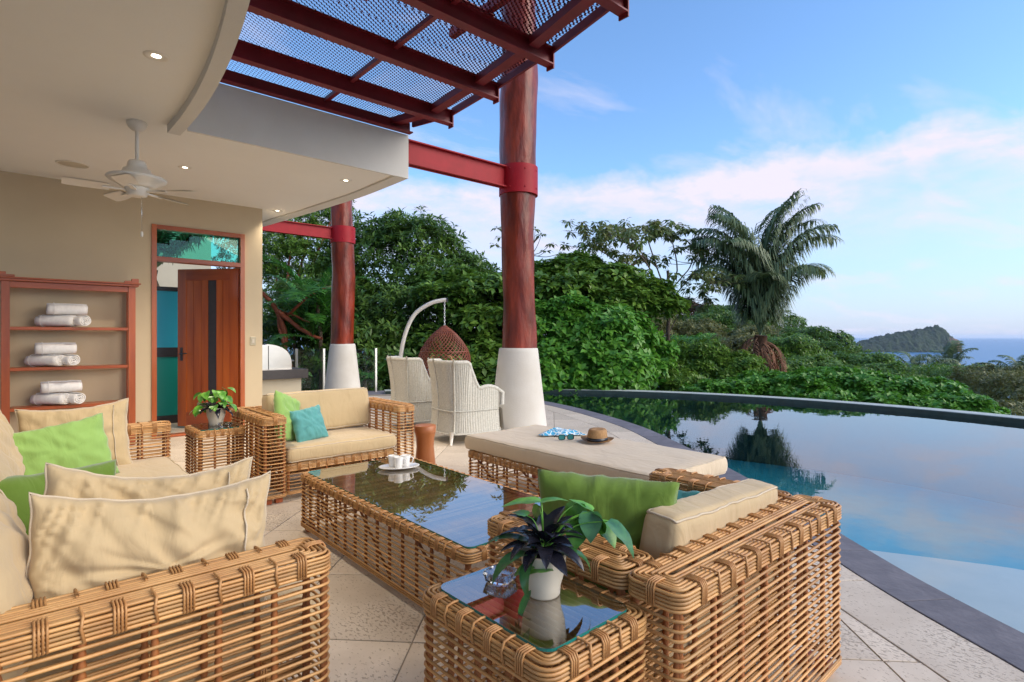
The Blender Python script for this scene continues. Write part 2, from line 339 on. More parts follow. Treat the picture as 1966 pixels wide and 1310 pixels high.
# ------------------------------------------------------------------ ground, sea, island, haze
def terr(l, d):
    r = math.hypot(l, d); az = math.atan2(l, max(d, .1)) if d > 0 else math.copysign(1.6, l)
    right = -2.6 - .16 * max(0, r - 11)
    left = -2.2 + .03 * max(0, r - 15)
    k = min(1, max(0, (az + .05) / .55)); k = k * k * (3 - 2 * k)
    z = left * (1 - k) + right * k
    if r > 90: z -= (r - 90) * .35 * (1 - k)
    if r > 45: z -= (r - 45) * .06 * (1 - k)
    z += .9 * noise.noise(Vector((l * .08, d * .08, 0))) * min(1, max(0, (r - 14) / 10))
    return max(z, -66)
mb = MB(); rs = [0, 4, 8, 10, 12, 14, 17, 20, 24, 29, 35, 43, 52, 64, 80, 100, 130, 170, 230, 320, 450]; na = 72
for r in rs:
    for k in range(na):
        a = 2 * PI * k / na; l, d = r * math.sin(a), r * math.cos(a); x, y = rel(l, d); mb.v.append((x, y, terr(l, d)))
for i in range(len(rs) - 1):
    for k in range(na):
        l = (k + 1) % na; mb.f.append((i * na + k, (i + 1) * na + k, (i + 1) * na + l, i * na + l)); mb.smooth.append(True)
o = put('hill_ground', mb, 'ground', kind='structure'); fix_normals(o.data)
mb = MB(); mb.lathe([(1, -60), (900, -60), (4000, -60), (40000, -60)], 96); o = put('sea', mb, 'sea', kind='structure'); fix_normals(o.data)
# island: a wooded mound with a bare cliff at its seaward end
isl = rel(1600, 2300)
def isl_h(u, v):                         # u along, v across, -1..1
    base = 108 * max(0, 1 - abs(v) ** 2.2)
    pr = np.interp(u, [-1, -.93, -.8, -.5, -.2, .1, .4, .62, .78, .9, .97, 1], [0, .16, .33, .50, .66, .76, .86, .93, 1.0, .86, .42, 0])
    n = noise.fractal(Vector((u * 9, v * 6, 3)), 1, 2, 6) * 11 + noise.noise(Vector((u * 40, v * 22, 1))) * 5
    return max(0, base * pr * (1 - .25 * abs(v)) + n * min(1, pr * 2)) 
mb = MB(); nu, nv = 150, 34
ax = Vector((RT[0], RT[1], 0)); ay = Vector((FW[0], FW[1], 0)); c0 = Vector((isl[0], isl[1], -60))
mb.grid(lambda a, b: c0 + ax * (212 * (2 * a - 1)) + ay * (120 * (2 * b - 1) * (1 - .3 * abs(2 * a - 1))) + Vector((0, 0, isl_h(2 * a - 1, 2 * b - 1) - 1)), nu, nv)
it = thing('island', 'wooded island with a cliff at one end, alone out at sea', 'island', (0, 0, 0))
o = put('forest', mb, 'island', it); fix_normals(o.data)
mb = MB()
mb.grid(lambda a, b: c0 + ax * (150 + 62 * a + 4 * noise.noise(Vector((a * 9, b * 9, 0)))) + ay * (-84 + 52 * a * a * .5 - (1 - b) * 16 + 7 * noise.noise(Vector((a * 7, b * 5, 4)))) + Vector((0, 0, -1 + 62 * b * (1 - .25 * a))), 16, 12)
put('cliff', mb, 'cliff', it)
t = MT('air'); t.nt.nodes.remove(t.b); pv = t.n('ShaderNodeVolumePrincipled', _Density=.000035, _Color=(.86, .92, 1, 1), _Anisotropy=.0); t.l(pv.outputs[0], t.out.inputs['Volume']); M['air'] = t.m
HAZE = True
if HAZE:
    mb = MB().box(-41000, -41000, -68, 41000, 41000, 62); put('haze', mb, 'air', kind='stuff')
# ------------------------------------------------------------------ pool
CO = catmull([(-.6, -5.2), (1.0, -2.4), (1.95, -1.05), (2.42, -.38), (2.91, .29), (3.46, 1.06), (4.7, 2.46), (5.76, 3.85), (6.52, 4.98), (7.2, 6.5), (7.62, 7.9), (7.75, 9.3), (7.45, 10.7)], 8)   # deck side of the coping
CI = offset(CO, .27)
PC = (2.6, 3.2); PR = 9.0
def far_pt(a, r=PR): return (PC[0] + r * math.cos(a), PC[1] + r * math.sin(a))
nn = len(CI); A0, A1 = rad(-62), rad(56)
FAR = [far_pt(A0 + (A1 - A0) * i / (nn - 1)) for i in range(nn)]
mb = MB(); mb.grid(lambda a, b: (CI[round(a * (nn - 1))][0] * (1 - b) + FAR[round(a * (nn - 1))][0] * b, CI[round(a * (nn - 1))][1] * (1 - b) + FAR[round(a * (nn - 1))][1] * b, -.022), nn - 1, 8)
o = put('pool_water', mb, 'water', kind='structure'); fix_normals(o.data)
if o.data.polygons[0].normal.z < 0: o.data.flip_normals()
SH = catmull([(4.02, 1.52), (4.2, 1.29), (4.31, 1.08), (4.45, .80), (4.61, .42), (4.75, -.3), (4.6, -1.6), (3.6, -3.4)], 6)
mb = MB(); mb.grid(lambda a, b: (CI[round(a * (nn - 1))][0] * (1 - b) + FAR[round(a * (nn - 1))][0] * b, CI[round(a * (nn - 1))][1] * (1 - b) + FAR[round(a * (nn - 1))][1] * b, -1.3), nn - 1, 2)
for P in (CI,):
    mb.add([(x, y, -1.3) for x, y in P] + [(x, y, -.01) for x, y in P], [(i, i + 1, nn + i + 1, nn + i) for i in range(nn - 1)])
put('pool_basin', mb, 'basin', kind='structure')
j0 = min(range(nn), key=lambda i: math.hypot(CI[i][0] - SH[0][0], CI[i][1] - SH[0][1])); j1 = min(range(nn), key=lambda i: math.hypot(CI[i][0] - 1.3, CI[i][1] + 3))
near = [CI[j0 + round((j1 - j0) * i / (len(SH) - 1))] for i in range(len(SH))]
near = [(x - .03, y + .02) for x, y in near]
mb = MB(); mb.strip(near, SH, -1.29, -.13); o = put('pool_shelf', mb, 'shelf', kind='structure'); fix_normals(o.data)
# the raised rim on the far side, pale on top, wet and dark within
A = [far_pt(rad(-62) + rad(128) * i / 90) for i in range(91)]; B = [far_pt(rad(-62) + rad(128) * i / 90, PR + .38) for i in range(91)]; B0 = [far_pt(rad(-62) + rad(128) * i / 90, PR + .05) for i in range(91)]
rim = thing('pool_rim', 'pale raised rim curving round the far side of the pool', 'pool rim', (0, 0, 0))
put('rim_cap', MB().strip(B0, B, -.3, .055), 'rim_stone', rim); put('wet_face', MB().strip(A, B0, -1.3, .050), 'rim_wet', rim)
# retaining wall below the rim
A = [far_pt(rad(-62) + rad(185) * i / 90, PR + .36) for i in range(91)]; B = [far_pt(rad(-62) + rad(185) * i / 90, PR + .10) for i in range(91)]
o = put('retaining_wall', MB().strip(A, B, -6, -.31), 'chalk', label='low rendered wall holding up the pool from below', category='wall')
# ------------------------------------------------------------------ floor with stone tiles
fl = thing('floor', 'terrace floor', 'floor'); del fl['category'], fl['label']; fl['kind'] = 'structure'
DK = [p for p in CO if p[1] > -5]
base = DK + [far_pt(rad(59.5)), far_pt(rad(80)), far_pt(rad(100)), (-4, 13), (-7, 13), (-7, -5)]
mb = MB(); mb.prism(base, -.4, -.005); o = put('grout_bed', mb, 'grout', fl); fix_normals(o.data)
def clip(poly, a, b, c):                     # keep a*x+b*y <= c
    out = []
    for i, p in enumerate(poly):
        q = poly[(i + 1) % len(poly)]; dp = a * p[0] + b * p[1] - c; dq = a * q[0] + b * q[1] - c
        if dp <= 0: out.append(p)
        if dp * dq < 0: t_ = dp / (dp - dq); out.append((p[0] + (q[0] - p[0]) * t_, p[1] + (q[1] - p[1]) * t_))
    return out
def tile_mesh(poly, ztop=0.0, th=.02, bev=.003):
    cx_ = sum(p[0] for p in poly) / len(poly); cy_ = sum(p[1] for p in poly) / len(poly); n = len(poly)
    inn = [(p[0] + (cx_ - p[0]) * bev / max(.01, math.hypot(p[0] - cx_, p[1] - cy_)) * 1.4, p[1] + (cy_ - p[1]) * bev / max(.01, math.hypot(p[0] - cx_, p[1] - cy_)) * 1.4) for p in poly]
    mb = MB(); mb.add([(x - cx_, y - cy_, ztop - th) for x, y in poly] + [(x - cx_, y - cy_, ztop - bev * .6) for x, y in poly] + [(x - cx_, y - cy_, ztop) for x, y in inn],
                      [tuple(range(2 * n, 3 * n))] + [(i, (i + 1) % n, n + (i + 1) % n, n + i) for i in range(n)] + [(n + i, n + (i + 1) % n, 2 * n + (i + 1) % n, 2 * n + i) for i in range(n)])
    return mb, cx_, cy_
BORD = offset(CO, -.34)                       # line of the border course
TS = .64; u1 = (math.cos(rad(44.4)), math.sin(rad(44.4))); u2 = (-u1[1], u1[0]); ntile = 0
for i in range(-14, 24):
    for j in range(-14, 16):
        off = .0
        c = ((i + off + .13) * TS * u1[0] + (j + .42) * TS * u2[0], (i + off + .13) * TS * u1[1] + (j + .42) * TS * u2[1])
        l = c[0] * RT[0] + c[1] * RT[1]; d = c[0] * FW[0] + c[1] * FW[1]
        if d < 1.2 or d > 13.5 or abs(l) > d * 1.02 + .5 or c[1] > 9.8 and c[0] < 2.0 or c[0] < -1.2: continue
        h = TS / 2 - .0035
        poly = [(c[0] + u1[0] * a * h + u2[0] * b * h, c[1] + u1[1] * a * h + u2[1] * b * h) for a, b in ((-1, -1), (1, -1), (1, 1), (-1, 1))]
        k = min(range(len(BORD)), key=lambda q: math.hypot(BORD[q][0] - c[0], BORD[q][1] - c[1]))
        k = min(max(k, 1), len(BORD) - 2); tx, ty = BORD[k + 1][0] - BORD[k - 1][0], BORD[k + 1][1] - BORD[k - 1][1]; q = math.hypot(tx, ty); nx, ny = ty / q, -tx / q
        poly = clip(poly, nx, ny, nx * BORD[k][0] + ny * BORD[k][1] - .006)
        if math.hypot(c[0] - PC[0], c[1] - PC[1]) > PR - .6: continue
        if len(poly) < 3: continue
        ar = abs(sum(poly[a][0] * poly[(a + 1) % len(poly)][1] - poly[(a + 1) % len(poly)][0] * poly[a][1] for a in range(len(poly)))) / 2
        if ar < .01: continue
        mbt, cx_, cy_ = tile_mesh(poly); put('tile', mbt, 'travertine', fl, (cx_, cy_, random.uniform(-.0006, .0006))); ntile += 1
# border course and slate coping, stone by stone
def course(P0, P1, seg, name, m, z, parent, gap=.004, th=.02, dmax=13):
    acc = 0; st = 0
    for i in range(1, len(P0)):
        acc += math.hypot(P0[i][0] - P0[i - 1][0], P0[i][1] - P0[i - 1][1])
        if acc >= seg:
            a = P0[st:i + 1]; b = P1[st:i + 1]; st = i; acc = 0
            def sh(q):
                q = [list(x) for x in q]; dx, dy = q[1][0] - q[0][0], q[1][1] - q[0][1]; m_ = math.hypot(dx, dy); q[0][0] += dx / m_ * gap; q[0][1] += dy / m_ * gap; return [tuple(x) for x in q]
            a, b = sh(a), sh(b); poly = a + b[::-1]; c = a[0]; d = c[0] * FW[0] + c[1] * FW[1]
            if d < 1.0: continue
            mbt, cx_, cy_ = tile_mesh(poly, z, th); o = put(name, mbt, m, parent, (cx_, cy_, 0)); fix_normals(o.data)
fineCO = catmull(CO, 5); 
course(offset(fineCO, -.002), offset(fineCO, -.336), .9, 'border_tile', 'travertine', 0.0, fl)
cp = thing('pool_coping', 'dark slate coping', 'coping'); del cp['category'], cp['label']; cp['kind'] = 'structure'
course(offset(fineCO, .002), offset(fineCO, .29), .62, 'coping_stone', 'coping', .004, cp, th=.05)
# ------------------------------------------------------------------ ceiling, walls
def lipx(y): return 1.055 - .043 * (y - 5.0) ** 2
ly = [5.55 - i * .25 for i in range(30)]
LIP = [(lipx(y), y) for y in ly]
edge = catmull([(3.31, 5.55), (3.30, 6.54), (3.235, 7.3), (3.17, 7.95), (3.06, 8.85), (2.96, 9.6), (2.7, 10.6)], 5)
poly = LIP[::-1] + [(1.3, 5.55), (2.3, 5.55)] + edge + [(-6, 10.6), (-6, LIP[-1][1])]
mb = MB()
zc = 3.13
o = put('ceiling', MB().prism(poly, zc, zc + .46), 'plaster_ceiling', kind='structure'); fix_normals(o.data)
o = put('ceiling_lip', MB().strip([(x + .003, y) for x, y in LIP], [(x - .095, y) for x, y in LIP], zc - .07, zc + .001), 'plaster_white', kind='structure'); fix_normals(o.data)
# drip edge under the outer rim of the canopy
e2 = offset(edge, -.0); e3 = [(x - .16, y) for x, y in edge]
o = put('ceiling_drip_edge', MB().strip([(x + .004, y) for x, y in edge], e3, zc - .022, zc + .001), 'plaster_white', kind='structure'); fix_normals(o.data)
o = put('ceiling_fascia', MB().box(1.10, 5.52, zc - .02, 3.318, 5.55, zc + .475), 'plaster_white', kind='structure')
# back wall with its doorway opening
WY = 8.3; DX0, DX1, DZ = 1.245, 2.35, 2.735
mb = MB(); mb.box(-6, WY, 0, DX0, WY + .2, zc); mb.box(DX1, WY, 0, 2.59, WY + .2, zc); mb.box(DX0, WY, DZ, DX1, WY + .2, zc)
put('house_wall', mb, 'plaster_tan', kind='structure')
# light switch
sw = thing('light_switch', 'small beige light switch plate beside the wooden doorway', 'light switch', (2.462, WY, 1.24))
put('plate', MB().bbox(-.038, -.009, -.06, .038, 0, .06, .003), 'switch', sw); put('rocker', MB().bbox(-.016, -.014, -.03, .016, -.009, .03, .002), 'pot', sw); 
# doorway
dw = thing('doorway', 'tall timber door frame with green glass transom in the tan wall', 'door frame', (0, WY, 0))
fw = .055
put('jamb', MB().bbox(DX0, -.02, 0, DX0 + fw, .12, DZ), 'wood_door', dw); put('jamb', MB().bbox(DX1 - fw, -.02, 0, DX1, .12, DZ), 'wood_door', dw)
put('head', MB().bbox(DX0 + fw, -.018, DZ - fw, DX1 - fw, .118, DZ), 'wood_x', dw); put('transom_bar', MB().bbox(DX0 + fw, -.018, 2.27, DX1 - fw, .118, 2.33), 'wood_x', dw)
put('transom_pane', MB().box(DX0 + fw, .05, 2.33, DX1 - fw, .056, DZ - fw), 'glass_green', dw)
put('threshold', MB().bbox(DX0 + fw, -.02, 0.004, DX1 - fw, .12, .03), 'wood_x', dw)
dl = thing('wooden_door', 'wooden door standing ajar with a narrow dark glass strip', 'door', (2.30, WY + .06, .03), rad(180 - 49))
W_, H_ = .93, 2.23
put('stile', MB().bbox(0, -.022, 0, .13, .022, H_), 'wood_door', dl); put('stile', MB().bbox(W_ - .13, -.022, 0, W_, .022, H_), 'wood_door', dl)
put('rail', MB().bbox(.13, -.021, H_ - .16, W_ - .13, .021, H_), 'wood_x', dl); put('rail', MB().bbox(.13, -.021, 0, W_ - .13, .021, .2), 'wood_x', dl)
for a, b in ((.13, .24), (.245, .34), (.47, .57), (.575, .69), (.695, W_ - .13)): put('plank', MB().bbox(a, -.014, .2, b, .014, H_ - .16, .003), 'wood_door', dl)
put('glass_strip', MB().box(.34, -.008, .2, .47, .008, H_ - .16), 'charcoal', dl)
hd = put('handle', MB().bbox(W_ - .08, .022, .93, W_ - .045, .03, 1.12), 'charcoal', dl)
put('lever', MB().tube([(W_ - .062, .03, 1.03), (W_ - .062, .07, 1.03), (W_ - .075, .075, 1.03), (W_ - .18, .075, 1.035)], .009), 'charcoal', hd)
hd2 = put('handle', MB().bbox(W_ - .08, -.03, .93, W_ - .045, -.022, 1.12), 'charcoal', dl)
put('lever', MB().tube([(W_ - .062, -.03, 1.03), (W_ - .062, -.07, 1.03), (W_ - .05, -.075, 1.03), (W_ + .06, -.075, 1.035)], .009), 'charcoal', hd2)
# coloured glass screen outside the door
gs = thing('glass_screen', 'blue and teal frosted glass screen with charcoal bars beyond the door', 'glass screen', (.9, 9.65, 0))
put('panel', MB().box(0, 0, 1.14, 1.5, .02, 1.99), 'cyan_panel', gs, label='bright cyan upper panel'); put('panel', MB().box(0, 0, .12, 1.5, .02, 1.0), 'teal_panel', gs, label='dark teal lower panel')
put('bar', MB().box(-.02, -.02, 1.0, 1.52, .04, 1.14), 'charcoal', gs); put('bar', MB().box(-.02, -.02, 1.99, 1.52, .04, 2.05), 'charcoal', gs); put('bar', MB().box(-.02, -.02, 0, 1.52, .04, .12), 'charcoal', gs)
# neighbouring house seen through the transom
nh = thing('neighbouring_house', 'pale yellow house with dark eaves seen through the door transom', 'house', (0, 15.5, 0))
put('wall', MB().box(-2.0, 0, -3, 3.6, 4, 4.55), 'chalk', nh); put('roof', MB().box(-2.6, -.7, 5.35, 5.0, 5, 5.6), 'charcoal', nh); put('wall', MB().box(1.2, -.05, 4.55, 3.6, 4, 4.95), 'chalk', nh)
# ------------------------------------------------------------------ ceiling fixtures
for x, y, r, lab in ((.662, 4.238, .045, 'round recessed downlight nearest the curved ceiling lip'), (1.33, 6.82, .04, 'round recessed downlight between the fan and the doorway wall'), (2.85, 6.14, .04, 'round recessed downlight close to the outer corner of the canopy'), (2.79, 8.27, .04, 'round recessed downlight past the wall end above the grill')):
    d_ = thing('downlight', lab, 'downlight', (x, y, zc), group='recessed downlights in the ceiling')
    put('trim_ring', MB().lathe([(r * .6, .0), (r, -.004), (r + .012, -.006), (r + .028, -.003), (r + .03, 0)], 28), 'white_paint', d_)
    put('bulb', MB().lathe([(.001, -.002), (r * .5, -.003), (r * .62, -.001)], 20), 'glow', d_)
    ld = bpy.data.lights.new('downlight_lamp', 'SPOT'); ld.energy = 85; ld.color = (1, .86, .68); ld.spot_size = rad(110); ld.spot_blend = .8; ld.shadow_soft_size = .04
    lo = bpy.data.objects.new('lamp', ld); COL.objects.link(lo); lo.parent = d_; lo.location = (0, 0, -.02)
sp = thing('ceiling_speaker', 'flat round speaker grille set in the ceiling beside the fan', 'speaker', (.415, 7.467, zc))
put('grille', MB().lathe([(.001, -.008), (.12, -.008), (.128, -.004)], 40), 'pot', sp); put('rim_ring', MB().lathe([(.128, 0), (.13, -.012), (.142, -.012), (.146, 0)], 40), 'white_paint', sp)
fn = thing('ceiling_fan', 'white ceiling fan with a stepped round motor and pull chain', 'ceiling fan', (.743, 5.654, 0))
put('canopy', MB().lathe([(.075, zc), (.078, zc - .012), (.066, zc - .045), (.035, zc - .075), (.018, zc - .08)], 30), 'white_paint', fn)
put('rod', MB().tube([(0, 0, zc - .07), (0, 0, 2.79)], .014, 12), 'white_paint', fn)
put('motor', MB().lathe([(.03, 2.80), (.06, 2.795), (.07, 2.77), (.075, 2.735), (.10, 2.725), (.115, 2.69), (.17, 2.67), (.215, 2.655), (.222, 2.645), (.21, 2.63), (.17, 2.61), (.13, 2.585), (.125, 2.575), (.09, 2.57)], 40), 'white_paint', fn)
put('hub', MB().lathe([(.09, 2.57), (.092, 2.545), (.075, 2.53), (.075, 2.505), (.055, 2.495), (.001, 2.493)], 32), 'white_paint', fn)
for k in range(5):
    a = rad(-38 + 72 * k); bm_ = MB()
    bm_.grid(lambda u, v: (.19 + .31 * u, (v - .5) * (.10 + .035 * math.sin(u * 2.4)) * (1 if u < .97 else .8), 2.552 + .014 * (v - .5) * 2), 10, 3)
    bm_.grid(lambda u, v: (.19 + .31 * u, (v - .5) * (.10 + .035 * math.sin(u * 2.4)) * (1 if u < .97 else .8), 2.545 + .014 * (v - .5) * 2), 10, 3)
    bl = put('blade', bm_, 'white_paint', fn, rot=(0, 0, a)); put('bracket', MB().box(.07, -.018, 2.535, .24, .018, 2.545), 'white_paint', bl)
put('pull_chain', MB().tube([(.03, -.03, 2.50), (.031, -.03, 2.2)], .002, 5), 'chrome', fn); put('chain_weight', MB().lathe([(.001, 2.2), (.009, 2.195), (.01, 2.155), (.001, 2.15)], 12, (.031, -.03)), 'white_paint', fn)
# ------------------------------------------------------------------ pillars and red beams
def pillar(x, y, lab, seed, br, zb0, zb1, bx, HT=6.4):
    p = thing('log_pillar', lab, 'pillar', (x, y, 0), group='red log pillars on white cones')
    put('cone_base', MB().lathe([(.40, 0), (.396, .02), (.27, 1.10), (.262, 1.145), (.25, 1.15), (.1, 1.15)], 48), 'plaster_cone', p)
    mb = MB(); nz = 46
    def f(a, z): return br * (1 + .11 * noise.noise(Vector((math.cos(a) * .8, math.sin(a) * .8, z * .9 + seed))) + .06 * noise.noise(Vector((math.cos(a) * 2.2, math.sin(a) * 2.2, z * 2.4 + seed))) + .05 * math.sin(z * 1.35 + seed))
    mb.grid(lambda u, v: (f(2 * PI * u, 1.15 + HT * v) * math.cos(2 * PI * u) + .02 * math.sin(v * 9 + seed), f(2 * PI * u, 1.15 + HT * v) * math.sin(2 * PI * u), 1.145 + HT * v), 36, nz * 2, True)
    put('log', mb, 'log', p)
    mb = MB().lathe([(br + .03, zb0), (br + .03, zb1)], 40).lathe([(br + .0, zb0 + .001), (br + .03, zb0)], 40).lathe([(br + .03, zb1), (br + .0, zb1 - .001)], 40); put('steel_band', mb, 'red_steel', p)
    for zz in (zb0 + .07, zb1 - .07):
        for k in range(8):
            a = PI + 2 * PI * (k + .5) / 8; put('bolt', MB().lathe([(.011, 0), (.011, .008), (.001, .010)], 6), 'red_steel', p, (x * 0 + (br + .028) * math.cos(a), (br + .028) * math.sin(a), zz), (0, PI / 2, a))
    # tie beam to the house: a channel section
    mb = MB(); l0 = bx - x; zt, zb = zb1 - .03, zb0 + .07; mb.box(l0, -.012, zb, -br - .01, .012, zt); mb.box(l0, -.06, zt - .014, -br - .0, .06, zt); mb.box(l0, -.06, zb, -br - .0, .06, zb + .014)
    put('tie_beam', mb, 'red_steel', p)
pillar(5.08, 5.59, 'thick red lacquered log pillar beside the white wicker chairs', 1.7, .235, 3.22, 3.60, 3.32)
pillar(5.25, 11.47, 'farther red log pillar standing near the glass railing and grill', 5.1, .235, 3.33, 3.68, 2.2, 4.3)
# pergola of red beams under expanded steel mesh
pg = thing('steel_pergola', 'dark red steel pergola roofed with expanded metal mesh', 'pergola', (0, 0, 0))
BY = [(4.95, 3.50), (4.13, 3.455), (3.31, 3.37), (2.43, 3.22), (1.58, 3.02), (.75, 2.75)]
zb = 3.605
def ibeam(x0, x1, y, z0, h, wd=.085):
    mb = MB(); mb.box(x0, y - wd / 2, z0, x1, y + wd / 2, z0 + .012); mb.box(x0, y - wd / 2, z0 + h - .012, x1, y + wd / 2, z0 + h); mb.box(x0, y - .007, z0 + .012, x1, y + .007, z0 + h - .012)
    mb.box(x1, y - wd / 2, z0 - .03, x1 + .012, y + wd / 2, z0 + h + .004); return mb
for y, x1 in BY: put('beam', ibeam(lipx(y) + .01, x1, y, zb, .15), 'dark_red_steel', pg)
put('edge_angle', MB().box(1.1, 5.42, zb, 3.32, 5.50, zb + .012).box(1.1, 5.49, zb, 3.32, 5.502, zb + .13), 'dark_red_steel', pg)
ys = [5.53] + [b[0] for b in BY]
exx = lambda y: float(np.interp(y, [b[0] for b in BY][::-1] + [5.5], [b[1] for b in BY][::-1] + [3.36]))
for a, b in zip(ys[:-1], ys[1:]):
    xm = 2.33
    put('cross_bar', MB().box(xm - .02, b + .045, zb + .09, xm + .02, a - .045, zb + .13), 'dark_red_steel', pg)
    xe0, xe1 = exx(a) - .24, exx(b) - .24
    put('cross_bar', MB().prism([(xe1 - .05, b + .045), (xe1 + .05, b + .045), (xe0 + .05, a - .045), (xe0 - .05, a - .045)], zb + .06, zb + .13), 'dark_red_steel', pg)
    put('edge_bar', MB().prism([(exx(b) - .02, b + .045), (exx(b) + .004, b + .045), (exx(a) + .004, a - .045), (exx(a) - .02, a - .045)], zb + .09, zb + .165), 'dark_red_steel', pg)
# expanded mesh: slanted zig-zag strands, real steel with real holes
PX, PY = .060, .036; zm = zb + .155
for bi, (a, b) in enumerate(zip(ys[:-1], ys[1:])):
    V = []; Fc = []; y = b; r = 0
    while y < a:
        ph = (r % 2) * PX / 2; x = lipx(y) + .02; xe = exx(y); n_ = int((xe - x) / (PX / 2)); k0 = len(V)
        for k in range(n_ + 1):
            up = (k + r) % 2; yy = y + (PY * .46 if up else -PY * .02) ; xx = x - (x % (PX / 2)) + k * PX / 2
            V.append((xx - PX * .15, yy, zm)); V.append((xx - PX * .15, yy + .023, zm + .009)); V.append((xx + PX * .15, yy, zm)); V.append((xx + PX * .15, yy + .023, zm + .009))
            q = k0 + k * 4; Fc.append((q, q + 2, q + 3, q + 1))
            if k < n_: Fc.append((q + 2, q + 4, q + 5, q + 3))
        y += PY * .5; r += 1
    me = bpy.data.meshes.new('mesh_panel'); me.from_pydata(V, [], Fc); me.materials.append(M['mesh_steel']); ob('mesh_panel', me, pg, kind='stuff')
# roof level above, glimpsed through the mesh
ur = thing('upper_roof_frame', 'red steel roof frame above the mesh of the pergola', 'roof frame', (0, 0, 0))
for y in (1.2, 3.4, 5.6): put('rafter', ibeam(.6, 4.6, y, 5.3, .2, .12), 'dark_red_steel', ur)
for x in (1.6, 3.2, 4.55): put('purlin', MB().box(x - .05, .6, 5.51, x + .05, 6.4, 5.62), 'dark_red_steel', ur)
put('roof_slab', MB().box(-3, -1, 6.3, 1.7, 8, 6.5), 'plaster_white', ur)
# ------------------------------------------------------------------ rattan furniture
def rrect(x0, y0, x1, y1, r, n=4):
    P = []
    for cx_, cy_, a0 in ((x1 - r, y1 - r, 0), (x0 + r, y1 - r, 90), (x0 + r, y0 + r, 180), (x1 - r, y0 + r, 270)):
        for i in range(n + 1):
            a = rad(a0 + 90 * i / n); P.append((cx_ + r * math.cos(a), cy_ + r * math.sin(a)))
    return P
def ring_mesh(x0, y0, x1, y1, r, tr, z=0, wob=0, seed=0, n=6, m='cane'):
    P = rrect(x0, y0, x1, y1, min(r, (x1 - x0) / 2 - .001, (y1 - y0) / 2 - .001)); Q = []
    for i, p in enumerate(P):
        q = P[(i + 1) % len(P)]; Q.append(p); d = math.hypot(q[0] - p[0], q[1] - p[1])
        k = int(d / .12)
        for j in range(1, k + 1): Q.append((p[0] + (q[0] - p[0]) * j / (k + 1), p[1] + (q[1] - p[1]) * j / (k + 1)))
    rg = random.Random(seed); pts = [(x, y, z + wob * rg.uniform(-1, 1)) for x, y in Q]
    return MB().tube(pts, tr, n, True).mesh('cane', m)
